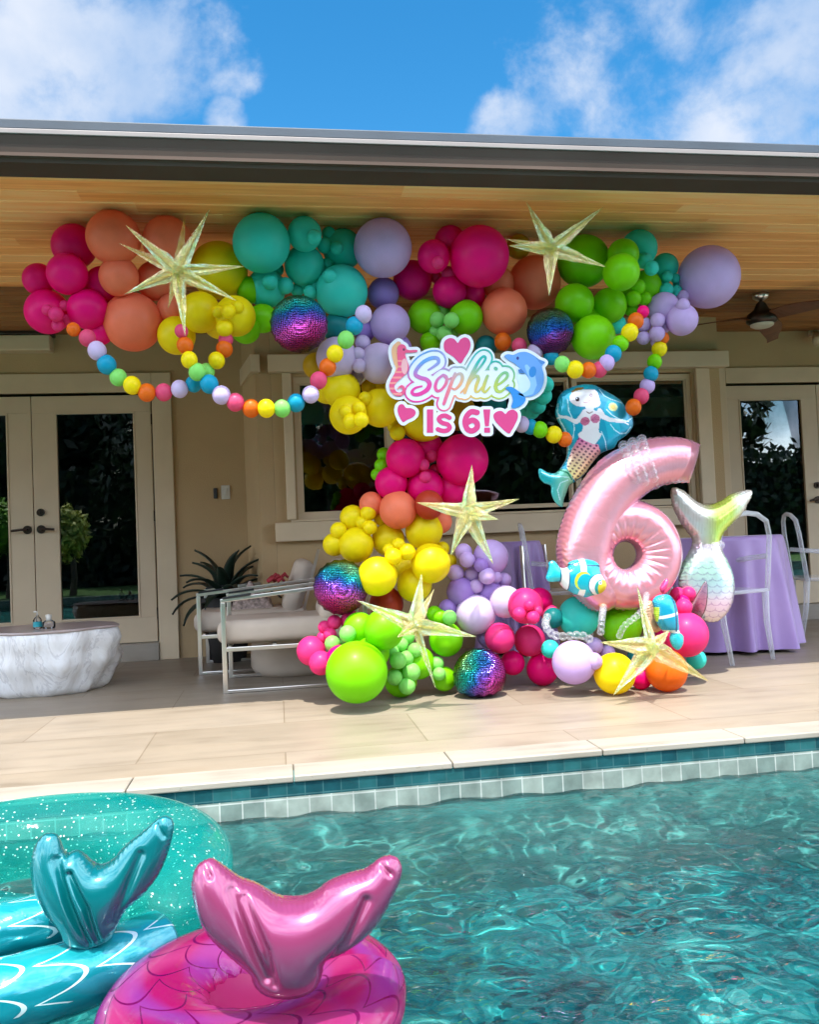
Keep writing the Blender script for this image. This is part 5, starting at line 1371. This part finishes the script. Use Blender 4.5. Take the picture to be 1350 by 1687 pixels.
# ------------------------------------------------------------------ the name sign
ZS = zt(620, 540, 4.655)
SY = SIGN_Y
_unused = min([q.y-qr for (q, qr, qx, qy, qrp, g) in PLACED if 630 < qx+qrp*.6 and qx-qrp*.6 < 905 and 548 < qy+qrp*.6 and qy-qrp*.6 < 722 and not g.startswith('s')]+[4.3])-.03
L_ = {
 'S': ([(400,325),(440,300),(478,268),(468,236),(420,236),(360,266),(312,318),(300,360),(335,384),(385,400),(408,432),(392,474),(340,508),(292,514),(272,494),(300,464),(350,450)], [7,9,12,13,14,14,14,14,15,16,17,17,15,13,11,9,6]),
 'o': ([(512,364),(470,400),(452,455),(470,488),(506,470),(536,424),(538,380),(512,364),(545,398),(575,385)], [9,11,12,11,10,12,11,8,7,6]),
 'p': ([(604,352),(578,420),(548,500),(518,585)], [9,13,14,12]), 'p2': ([(585,410),(618,362),(650,356),(660,392),(640,440),(604,474),(580,466)], [7,9,11,13,12,9,6]),
 'h': ([(648,500),(700,440),(760,350),(815,280),(838,236),(822,222),(790,252),(746,330),(706,420),(678,500)], [6,7,8,9,9,9,10,13,14,12]), 'h2': ([(700,450),(738,392),(772,372),(784,396),(766,446),(760,486),(782,492),(810,456)], [7,9,11,13,13,11,8,6]),
 'i': ([(852,372),(830,430),(818,480),(838,494),(872,455)], [11,13,12,9,6]), 'i2': ([(914,314),(918,318)], [13,13]),
 'e': ([(905,452),(958,424),(1000,384),(1002,352),(972,350),(934,390),(914,446),(926,486),(962,488),(1012,440)], [7,9,11,11,10,12,14,13,10,6]),
}
HE = [smooth(ZS(q), 4) for q in ([(645,276),(590,225),(534,188),(517,150),(525,105),(560,83),(597,90),(624,120),(645,92),(680,77),(712,95),(722,140),(705,190),(675,235)], [(203,724),(172,670),(164,625),(176,594),(205,590),(228,616),(264,618),(297,637),(300,665),(275,690),(235,708)], [(1015,812),(960,770),(908,710),(899,668),(930,642),(965,643),(990,664),(1012,640),(1048,631),(1080,652),(1084,692),(1062,745),(1037,788)])]
IP = [ZS(q) for q in ([(388,628),(436,628),(436,806),(388,806)], [(820,628),(874,628),(863,756),(833,756)], [(828,768),(872,768),(872,806),(828,806)])]
s_st = (ZS(smooth([(562,692),(530,676),(495,682),(480,705),(505,730),(545,742),(563,765),(545,788),(508,792),(472,780)], 4, False)), 17/4.655)
x_st = (ZS(smooth([(772,652),(728,646),(692,682),(681,732),(700,780),(737,792),(772,766),(770,730),(737,710),(700,728)], 4, False)), 21/4.655)
horse = (ZS(smooth([(195,165),(190,215),(200,265),(208,312),(180,355),(142,400),(118,450),(138,500),(182,514),(212,486),(196,452),(166,468)], 4, False)), None)
hr = [v/4.655 for v in np.interp(np.linspace(0, 1, len(horse[0])), np.linspace(0, 1, 12), [34,30,36,42,34,26,19,16,14,12,10,6])]
sn = (ZS([(205,178),(250,186),(306,182)]), [18/4.655, 10/4.655, 9/4.655])
cs = (ZS(smooth([(170,128),(140,160),(140,210),(152,260),(170,310),(160,350)], 4, False)), 20/4.655)
dol = smooth(ZS([(980,222),(1008,206),(1050,212),(1095,192),(1150,190),(1205,216),(1245,246),(1292,268),(1268,300),(1282,360),(1280,430),(1250,492),(1200,526),(1150,532),(1100,522),(1088,506),(1128,502),(1168,474),(1182,430),(1160,378),(1118,330),(1060,280),(1010,250)]), 3)
dtl = smooth(ZS([(988,464),(1032,456),(1078,482),(1142,538),(1122,590),(1060,620),(1034,608),(1046,560),(1030,505)]), 3)
bel = smooth(ZS([(1080,300),(1120,320),(1170,370),(1195,430),(1180,480),(1130,512),(1090,505),(1090,440),(1075,380)]), 3)
STR = {k: (ZS(smooth(v[0], 4, False)), list(np.interp(np.linspace(0, 1, (len(v[0])-1)*4+1), np.linspace(0, 1, len(v[1])), v[1]))) for k, v in L_.items()}
def name_sdf(X, Y, grow):
    d = np.full(X.shape, 1e9)
    for p, r in STR.values(): d = np.minimum(d, stroke_sdf(X, Y, p, [q/4.655 for q in r]))
    return d-grow/4.655
def fill_sdf(X, Y):
    return poly_sdf(X, Y, ZS([(300,330),(420,250),(520,300),(640,330),(720,300),(830,250),(1000,330),(1100,300),(1180,400),(1100,520),(950,530),(600,540),(330,520)]))
def others(X, Y):
    d = np.full(X.shape, 1e9)
    for h in HE: d = np.minimum(d, poly_sdf(X, Y, h))
    for h in IP: d = np.minimum(d, poly_sdf(X, Y, h))
    for p, r in (s_st, x_st, (horse[0], hr), sn, cs): d = np.minimum(d, stroke_sdf(X, Y, p, r))
    for p in (dol, dtl, bel): d = np.minimum(d, poly_sdf(X, Y, p))
    return d
BX = (630, 548, 904, 722)
sc_ = P((BX[0]+BX[2])/2, (BX[1]+BX[3])/2, SY)
sign = thing('name_sign', 'cut out board reading Sophie Is 6! with a seahorse, dolphin and hearts', 'sign', sc_)
WHT = simple('white_board', (.80, .80, .82), .5, var=.02)
def base_sdf(X, Y):
    d = np.minimum(name_sdf(X, Y, 62), others(X, Y)-25/4.655); d = np.minimum(d, fill_sdf(X, Y)+0)
    return np.minimum(d, poly_sdf(X, Y, ZS([(150,400),(300,330),(330,500),(180,520)])))
def plate(name, sdf, mat, th, z, step=.55, col=None, box=BX):
    return make_shape(name, sdf, box, step, SY, mat, thick=th, zoff=z, color=col, parent=sign, origin=sc_)
plate('backing_board', base_sdf, WHT, .010, 0)
def name_col(x, y):
    u = (x-620)*4.655; v = (y-540)*4.655
    stops = np.array([240, 400, 520, 640, 760, 900, 1080.])
    top = np.array([(.10,.30,.62),(.12,.32,.66),(.30,.30,.60),(.25,.45,.5),(.01,.42,.36),(.02,.42,.34),(.08,.48,.30)])
    bot = np.array([(.78,.03,.28),(.80,.04,.30),(.80,.12,.25),(.85,.38,.18),(.72,.52,.12),(.48,.55,.08),(.30,.52,.12)])
    g = np.clip((v-270)/170, 0, 1)[:, None]
    T_ = np.stack([np.interp(u, stops, top[:, k]) for k in range(3)], 1); B_ = np.stack([np.interp(u, stops, bot[:, k]) for k in range(3)], 1)
    return T_*(1-g)+B_*g
plate('lettering', lambda X, Y: np.maximum(name_sdf(X, Y, 47), -name_sdf(X, Y, 35)), PRINT, .003, .0065, col=name_col)
plate('lettering', lambda X, Y: name_sdf(X, Y, 0), PRINT, .003, .0065, col=name_col)
PK = simple('pink_print', (.72, .045, .20), .5, var=.03)
def small(name, sdfs, mat=PK, z=.0065, col=None, step=.45):
    pts = [q for s in sdfs for q in s[0]]; r = 8
    bx = (min(p[0] for p in pts)-r, min(p[1] for p in pts)-r, max(p[0] for p in pts)+r, max(p[1] for p in pts)+r)
    def f(X, Y):
        d = np.full(X.shape, 1e9)
        for s in sdfs: d = np.minimum(d, poly_sdf(X, Y, s[0]) if s[1] is None else stroke_sdf(X, Y, s[0], s[1]))
        return d
    return plate(name, f, mat, .003, z, step, col, bx)
for h in HE: small('heart', [(h, None)])
small('lettering', [(IP[0], None)]); small('lettering', [s_st]); small('lettering', [x_st]); small('lettering', [(IP[1], None), (IP[2], None)])
def horse_col(x, y):
    u = (x-620)*4.655; v = (y-540)*4.655; c = base_col(x, (.80, .08, .20)); c = lay(c, (v-np.floor(v/42)*42 < 14) & (u < 195) & (v > 230), (.90, .30, .25)); c = lay(c, ell(u, v, 215, 300, 24, 60), (.86, .42, .42))
    c = lay(c, ell(u, v, 210, 172, 9, 10), (.1, .01, .04)); return c
small('seahorse', [cs], simple('peach_print', (.88, .45, .22), .5), .0065); small('seahorse', [(horse[0], hr), sn], PRINT, .0095, horse_col)
def dol_col(x, y):
    u = (x-620)*4.655; v = (y-540)*4.655; c = base_col(x, (.13, .33, .70)); c = lay(c, poly_sdf(u, v, [(1150,300),(1200,360),(1215,440),(1190,500),(1120,520),(1180,480),(1185,400)]) < 14, (.28, .52, .82))
    c = lay(c, ell(u, v, 1196, 342, 28, 42, .2), (.02, .22, .58)); c = lay(c, ell(u, v, 1082, 238, 10, 13), (.02, .02, .18)); c = lay(c, poly_sdf(u, v, [(1225,235),(1295,268),(1262,282)]) < 3, (.06, .22, .55)); return c
small('dolphin', [(bel, None)], simple('belly_print', (.62, .74, .84), .5), .0065); small('dolphin', [(dol, None)], PRINT, .0095, dol_col); small('dolphin', [(dtl, None)], simple('fluke_print', (.02, .24, .62), .5), .0095)
small('dolphin', [(ZS([(1085,325),(1105,322),(1140,355),(1095,352)]), None)], simple('fin_print', (.04, .16, .42), .5), .0125)
# a thin stake holds the sign in the balloons
# ------------------------------------------------------------------ pool floats
def CW(x, f, z): v = r0*x+f0*f; return Vector((v.x, v.y, z))
def vinyl(name, clear, tint, rough=.12, metal=0, scales=None, glitter=False):
    m, t, b, o = new_mat(name); a = t.nodes.new('ShaderNodeAttribute'); a.attribute_name = 'Col'; t.links.new(a.outputs['Color'], b.inputs['Base Color'])
    setp(b, Roughness=rough, Metallic=metal)
    if scales:
        sl_, sw_, lc = scales; au = t.nodes.new('ShaderNodeAttribute'); au.attribute_name = 'Lay'; sx_ = t.nodes.new('ShaderNodeSeparateXYZ'); t.links.new(au.outputs['Vector'], sx_.inputs[0])
        v = mth(t, 'DIVIDE', sx_.outputs[0], sl_); row = mth(t, 'FLOOR', v); fr_ = mth(t, 'SUBTRACT', v, row)
        u = mth(t, 'ADD', mth(t, 'DIVIDE', sx_.outputs[1], sw_), mth(t, 'MULTIPLY', mth(t, 'MODULO', row, 2.0), .5)); x_ = mth(t, 'SUBTRACT', mth(t, 'FRACT', u), .5)
        g__ = mth(t, 'ADD', fr_, mth(t, 'MULTIPLY', mth(t, 'MULTIPLY', x_, x_), 3.2)); dd = mth(t, 'ABSOLUTE', mth(t, 'SUBTRACT', g__, .88))
        ln = mth(t, 'MULTIPLY', mth(t, 'LESS_THAN', dd, .045), mth(t, 'GREATER_THAN', mth(t, 'SINE', sx_.outputs[1]), -.2))
        mxs = t.nodes.new('ShaderNodeMix'); mxs.data_type = 'RGBA'; t.links.new(ln, mxs.inputs[0]); t.links.new(a.outputs['Color'], mxs.inputs[6]); mxs.inputs[7].default_value = tuple(lc)+(1,); t.links.new(mxs.outputs[2], b.inputs['Base Color'])
    b.inputs['Coat Weight'].default_value = .6; b.inputs['Coat Roughness'].default_value = .05
    bump(t, b, noise(t, 12, 4, dist=1.0), .3, .01)
    if glitter:
        vg = t.nodes.new('ShaderNodeTexVoronoi'); vg.inputs['Scale'].default_value = 55; tg = t.nodes.new('ShaderNodeTexCoord'); t.links.new(tg.outputs['Object'], vg.inputs['Vector'])
        gmask = mth(t, 'LESS_THAN', vg.outputs['Distance'], .16); mg = t.nodes.new('ShaderNodeMix'); mg.data_type = 'RGBA'; t.links.new(gmask, mg.inputs[0]); t.links.new(a.outputs['Color'], mg.inputs[6]); mg.inputs[7].default_value = (.9, .95, .8, 1); t.links.new(mg.outputs[2], b.inputs['Base Color'])
    if clear:
        tr = t.nodes.new('ShaderNodeBsdfTransparent'); tr.inputs[0].default_value = tuple(tint)+(1,)
        tl = t.nodes.new('ShaderNodeBsdfTranslucent'); t.links.new(a.outputs['Color'], tl.inputs[0]); m0 = t.nodes.new('ShaderNodeMixShader'); m0.inputs[0].default_value = .4
        t.links.new(b.outputs[0], m0.inputs[1]); t.links.new(tl.outputs[0], m0.inputs[2])
        lw = t.nodes.new('ShaderNodeLayerWeight'); lw.inputs[0].default_value = .35
        mx = t.nodes.new('ShaderNodeMixShader'); t.links.new(mth(t, 'ADD', mth(t, 'MULTIPLY', lw.outputs['Facing'], .55), 1-clear, clamp=True) if not glitter else mth(t, 'MAXIMUM', mth(t, 'ADD', mth(t, 'MULTIPLY', lw.outputs['Facing'], .55), 1-clear, clamp=True), mth(t, 'MULTIPLY', gmask, .8)), mx.inputs[0])
        t.links.new(tr.outputs[0], mx.inputs[1]); t.links.new(m0.outputs[0], mx.inputs[2]); t.links.new(mx.outputs[0], o.inputs[0])
    return m
def sweep(name, pts, rh, rv, NA, mat, colf, parent, loc, closed=False, wr=None):
    """tube round a level path; colour and creases from (distance along, angle around)"""
    n = len(pts); V = []; S = []; A = []; L = 0
    for i, p in enumerate(pts):
        a = pts[(i-1) % n] if closed else pts[max(i-1, 0)]; b = pts[(i+1) % n] if closed else pts[min(i+1, n-1)]
        d = (b-a); d.z = 0; d.normalize(); s = Vector((d.y, -d.x, 0))
        if i: L += (pts[i]-pts[i-1]).length
        e = 1.0
        if not closed:
            q = min(i, n-1-i)/6.0; e = math.sqrt(max(0.0, 1-(1-min(1, q))**2))*.999+.001
        for j in range(NA):
            an = 2*math.pi*j/NA-math.pi/2; k = 1.0 if wr is None else wr(L, an)
            V.append(p+s*(rh*e*k*math.cos(an))+Vector((0, 0, rv*e*k*math.sin(an)))); S.append(L); A.append(an)
    m_ = n if closed else n-1
    fs = [(i*NA+j, i*NA+(j+1) % NA, ((i+1) % n)*NA+(j+1) % NA, ((i+1) % n)*NA+j) for i in range(m_) for j in range(NA)]
    me = bpy.data.meshes.new(name); me.from_pydata([tuple(v-Vector(loc)) for v in V], [], fs); me.update()
    c = colf(np.array(S), np.array(A)); ca = me.color_attributes.new('Col', 'FLOAT_COLOR', 'POINT'); ca.data.foreach_set('color', np.concatenate([c, np.ones((len(c), 1))], 1).ravel())
    la = me.attributes.new('Lay', 'FLOAT_VECTOR', 'POINT'); la.data.foreach_set('vector', np.stack([S, A, 0*np.array(A)], 1).ravel())
    o = link(name, me, mat, parent, (0, 0, 0) if parent is not None else loc, smooth=True)
    bm = bmesh.new(); bm.from_mesh(me); bmesh.ops.recalc_face_normals(bm, faces=bm.faces); bm.to_mesh(me); bm.free()
    return o
def scallop(S, A, sl, sw, lw_, circ):
    """distance test to rows of overlapping fish scales laid round a tube"""
    u = A*circ/(2*math.pi)/sw; v = S/sl; row = np.floor(v); f = v-row; x = (u+.5*(row % 2)) % 1-.5
    return np.abs(f-(1-4*x*x)*.80-.08) < lw_
# pink ring
pcn = PZ(420, 1640, -.06); pc_ = Vector((pcn.x, pcn.y, -.07))
pf_ = thing('swim_ring', 'translucent pink scale patterned swim ring with a pearly pink mermaid fluke', 'pool float', pc_, 'mermaid pool floats')
def pink_col(S, A):
    c = base_col(S, (.40, .008, .12)); w1 = np.sin(S*9+3*np.sin(A*2)); c = lay(c, None, (.26, .05, .36), soft=np.clip(w1-.1, 0, 1)*.8)
    c = lay(c, None, (.72, .12, .34), soft=np.clip(np.sin(S*17+A*3), 0, 1)*.35)
    return c
PR = .202
ring = [pc_+Vector((PR*math.cos(a), PR*math.sin(a), 0)) for a in np.linspace(0, 2*math.pi, 241)[:-1]]
wrk = lambda L, an: 1+.018*math.sin(L*95+1.7*math.sin(an*2))*max(0, math.cos(an*1.0-math.pi))**2+.012*math.sin(L*60)*max(0, math.cos(an))**4
sweep('ring', ring, .112, .072, 72, vinyl('pink_vinyl', .5, (.96, .45, .68), scales=(.08, .85, (.16, .0, .09))), pink_col, pf_, pc_, True, wrk)
mb = MB(); vs = [(0, 0, -.012)]+[(.10*q*math.cos(2*math.pi*j/48), .10*q*math.sin(2*math.pi*j/48), -.012+.03*q*q) for q in (.35, .7, 1.05) for j in range(48)]
mb.add(vs, [(0, 1+j, 1+(j+1) % 48) for j in range(48)]+[(1+i*48+j, 1+(i+1)*48+j, 1+(i+1)*48+(j+1) % 48, 1+i*48+(j+1) % 48) for i in range(2) for j in range(48)])
mb.obj('seat', simple('pink_seat_film', (.13, .004, .04), .35), pf_, smooth=True)
fpk = smooth([(321,1432),(336,1418),(351,1415),(370,1428),(397,1447),(427,1458),(450,1473),(472,1481),(502,1479),(525,1467),(544,1452),(578,1439),(604,1432),(623,1416),(642,1409),(657,1415),(663,1432),(657,1454),(642,1484),(623,1518),(597,1545),(559,1568),(536,1579),(531,1602),(521,1624),(495,1638),(465,1640),(434,1634),(416,1615),(412,1598),(397,1586),(366,1560),(340,1534),(325,1500),(316,1462)], 4)
def fold_rip(lines):
    def f(X, Y, F):
        g = np.ones_like(X)
        for pts, w_, d_ in lines:
            s = stroke_sdf(X, Y, pts, 0); g *= 1-d_*np.exp(-(s/w_)**2)
        e = np.clip(1+F/9, 0, 1)
        return g*(1-.22*e*(.5+.5*np.sin(X*.55+Y*.4)*np.sin(Y*.5-X*.2)))
    return f
pearlp = simple('pearl_pink_vinyl', (.27, .04, .115), .26, .35, var=.08); pearlp.node_tree.nodes['Principled BSDF'].inputs['Coat Weight'].default_value = .7; pearlp.node_tree.nodes['Principled BSDF'].inputs['Coat Roughness'].default_value = .06
FYp = 1.605
make_shape('tail_fluke', lambda X, Y: poly_sdf(X, Y, fpk), (314, 1407, 666, 1642), 2.2, FYp, pearlp, pillow=.072, parent=pf_, origin=pc_, rip=fold_rip([([(385,1455),(410,1520),(440,1590)], 9, .28), ([(405,1465),(440,1540),(452,1600)], 7, .2), ([(600,1470),(570,1530),(535,1575)], 9, .26), ([(628,1420),(640,1432)], 4, .3), ([(340,1420),(348,1434)], 4, .3)]))
# teal float
tcx, tcf = -1.08, 2.28; tc3 = CW(tcx, tcf, -.02)
tf_ = thing('swim_ring', 'clear glittery teal pool float with a blue scaled tail and fluke', 'pool float', tc3, 'mermaid pool floats')
def teal_col(S, A):
    c = base_col(S, (.004, .38, .34)); c = lay(c, None, (.10, .55, .46), soft=np.clip(np.sin(A*3+S*1.3), 0, 1)*.5)
    return c
arc = [CW(tcx+.41*math.cos(a), tcf+.41*math.sin(a), -.0) for a in np.linspace(R(-40), R(232), 200)]
sweep('clear_ring', arc, .15, .115, 64, vinyl('clear_teal_vinyl', .84, (.48, .92, .86), glitter=True), teal_col, tf_, tc3)
mb = MB(); NA = 64
vs = [(0, 0, -.105)]+[((r_*.33)*math.cos(2*math.pi*j/NA), (r_*.33)*math.sin(2*math.pi*j/NA), -.105+.02*math.sin(j*.7+r_*5)) for r_ in (.25, .5, .75, 1.0) for j in range(NA)]
fs = [(0, 1+j, 1+(j+1) % NA) for j in range(NA)]+[(1+i*NA+j, 1+(i+1)*NA+j, 1+(i+1)*NA+(j+1) % NA, 1+i*NA+(j+1) % NA) for i in range(3) for j in range(NA)]
m, t, b, o = new_mat('glitter_film'); setp(b, Roughness=.2); vg = t.nodes.new('ShaderNodeTexVoronoi'); vg.inputs['Scale'].default_value = 70; tg = t.nodes.new('ShaderNodeTexCoord'); t.links.new(tg.outputs['Object'], vg.inputs['Vector'])
gm_ = mth(t, 'LESS_THAN', vg.outputs['Distance'], .22); cg = ramp(t, gm_, [(0, (.01, .42, .42)), (1, (.9, .95, .8))]); t.links.new(cg, b.inputs['Base Color']); trg = t.nodes.new('ShaderNodeBsdfTransparent'); trg.inputs[0].default_value = (.5, .9, .87, 1); mg = t.nodes.new('ShaderNodeMixShader')
t.links.new(mth(t, 'ADD', mth(t, 'MULTIPLY', gm_, .7), .25), mg.inputs[0]); t.links.new(trg.outputs[0], mg.inputs[1]); t.links.new(b.outputs[0], mg.inputs[2]); t.links.new(mg.outputs[0], o.inputs[0])
mb.add(vs, fs).obj('glitter_seat', m, tf_, smooth=True)
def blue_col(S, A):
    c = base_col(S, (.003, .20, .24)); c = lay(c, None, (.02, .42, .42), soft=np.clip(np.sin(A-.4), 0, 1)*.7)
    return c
bluev = vinyl('teal_pearl_vinyl', 0, (1, 1, 1), .2, .35, scales=(.11, 1.0, (.62, .74, .72)))
def tube2(pts, r, z, name):
    p = [Vector(q) for q in smooth([tuple(CW(x, f, z)) for x, f in pts], 24, False)]
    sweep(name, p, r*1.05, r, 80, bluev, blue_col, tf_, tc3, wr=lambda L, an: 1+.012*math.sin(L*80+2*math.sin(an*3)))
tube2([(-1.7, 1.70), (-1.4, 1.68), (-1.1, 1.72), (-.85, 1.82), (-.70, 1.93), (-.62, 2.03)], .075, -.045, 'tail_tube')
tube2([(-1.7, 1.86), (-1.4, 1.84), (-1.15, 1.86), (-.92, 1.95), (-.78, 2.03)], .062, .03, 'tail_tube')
ftl = smooth([(53,1410),(60,1388),(70,1376),(84,1372),(96,1378),(104,1397),(110,1408),(120,1402),(134,1404),(149,1417),(162,1426),(183,1417),(208,1391),(236,1369),(262,1347),(277,1345),(286,1355),(284,1380),(273,1417),(259,1445),(236,1473),(208,1498),(194,1524),(182,1545),(158,1558),(129,1562),(107,1552),(98,1529),(76,1504),(59,1470),(52,1436)], 4)
pearlt = simple('pearl_teal_vinyl', (.001, .15, .16), .24, .4, var=.15, vs=8); pearlt.node_tree.nodes['Principled BSDF'].inputs['Coat Weight'].default_value = .7; pearlt.node_tree.nodes['Principled BSDF'].inputs['Coat Roughness'].default_value = .06
FYt = P(130, 1556, 1.9).y
make_shape('tail_fluke', lambda X, Y: poly_sdf(X, Y, ftl), (50, 1343, 288, 1564), 1.8, 1.96, pearlt, pillow=.06, parent=tf_, origin=tc3, rip=fold_rip([([(100,1410),(120,1470),(150,1545)], 8, .4), ([(122,1430),(150,1480),(165,1540)], 6, .3), ([(235,1400),(215,1450),(190,1510)], 8, .3), ([(262,1356),(272,1372)], 4, .3)]))
# ------------------------------------------------------------------ garden behind the camera (seen in the glass)
def leaf_clump(mb, c, rad, n, s):
    for _ in range(n):
        d = Vector((random.gauss(0, 1), random.gauss(0, 1), random.gauss(0, 1))).normalized()
        p = Vector(c)+Vector((d.x*rad[0], d.y*rad[1], d.z*rad[2]))*random.uniform(.65, 1.05)
        a = Vector((random.gauss(0, 1), random.gauss(0, 1), random.gauss(0, 1))).normalized(); b = a.cross(d)
        if b.length < .01: continue
        b = b.normalized()*s*.4; a = a*s
        mb.add([p-a, p+b, p+a, p-b], [(0, 1, 2, 3)])
def bush(loc, rad, col, label, n=900, s=.10, trunk=0, name='shrub', cat='shrub'):
    t = thing(name, label, cat, loc, 'planting on the garden side of the pool')
    mb = MB()
    for k in range(7):
        c = (random.uniform(-.5, .5)*rad[0], random.uniform(-.5, .5)*rad[1], trunk+rad[2]*random.uniform(.6, 1.4))
        leaf_clump(mb, c, [q*.6 for q in rad], n//7, s)
    mb.obj('crown', simple('leaves', col, .5, var=.45, vs=4), t)
    mb = MB().tube([(0, 0, 0), (.05, .03, trunk*.5+.1), (0, 0, trunk+rad[2])], [.06+trunk*.05, .05+trunk*.04, .03+trunk*.03], 8); mb.obj('trunk', simple('bark', (.09, .07, .05), .9), t)
def hedge(x0, x1, y, h, d, label):
    t = thing('hedge', label, 'hedge', ((x0+x1)/2, y, -.06), 'planting on the garden side of the pool')
    hw = (x1-x0)/2; MB().box(-hw+.3, hw-.3, -d/2+.3, d/2-.3, 0, h-.3).obj('sky_block', simple('sky_block_dark', (.006, .012, .005), .9), t)  # solid dark box added inside the leaves to block the sky
    mb = MB()
    for _ in range(9000):
        x = random.uniform(-hw, hw); top = random.random() < .2
        p = Vector((x, random.uniform(-d/2, d/2) if top else d/2+random.gauss(0, .12), h+random.gauss(0, .15) if top else random.uniform(0, h)))
        a = Vector((random.gauss(0, 1), random.gauss(0, .5), random.gauss(0, 1))).normalized(); b = a.cross(Vector((random.gauss(0, .4), 1, random.gauss(0, .4)))).normalized()
        mb.add([p-a*.17, p+b*.09, p+a*.17, p-b*.09], [(0, 1, 2, 3)])
    mb.obj('foliage', simple('hedge_leaves', (.012, .030, .009), .5, var=.6, vs=3), t)
hedge(-22, 24, -12.6, 3.4, 1.4, 'tall dark hedge added unseen behind the camera to block low sky')
if True:
    for i in range(11):
        bush((-17+i*3.4+random.uniform(-.6,.6), -16+random.uniform(-1.5,1.5), -.06), (2.6, 1.6, 4.6), (.02, .045, .012), f'{["first","second","third","fourth","fifth","sixth","seventh","eighth","ninth","tenth","eleventh"][i]} dark tree from the left in the row closing the garden', 4200, .36, .6, 'tree', 'tree')
    q1 = P(10, 845, 21.3); q2 = P(116, 850, 21.3)
    bush((q1.x, -7.0, -.06), (.75, .6, .75), (.22, .42, .04), 'bright green shrub reflected in the far left door glass', 2600, .09, .9)
    bush((q2.x, -6.9, -.06), (.42, .5, .85), (.50, .52, .10), 'yellow green shrub reflected in the french door glass', 1500, .10, .6)
    bush((-3.4, -10.5, -.06), (2.0, 1.4, 2.6), (.012, .035, .010), 'dark hedge tree reflected to the right in the door glass', 2600, .16, 1.0, 'tree', 'tree')
    bush((-9.5, -12, -.06), (3, 2, 2.4), (.02, .05, .015), 'large dark tree beyond the lawn at the left', 2600, .22, 1.8, 'tree', 'tree')
    bush((1.5, -11, -.06), (3, 2, 2.2), (.02, .045, .012), 'large dark tree beyond the lawn in the middle', 2600, .22, 1.5, 'tree', 'tree')
    bush((6.5, -11, -.06), (3, 2, 2.6), (.02, .045, .012), 'large dark tree beyond the lawn at the right', 2600, .22, 1.5, 'tree', 'tree')
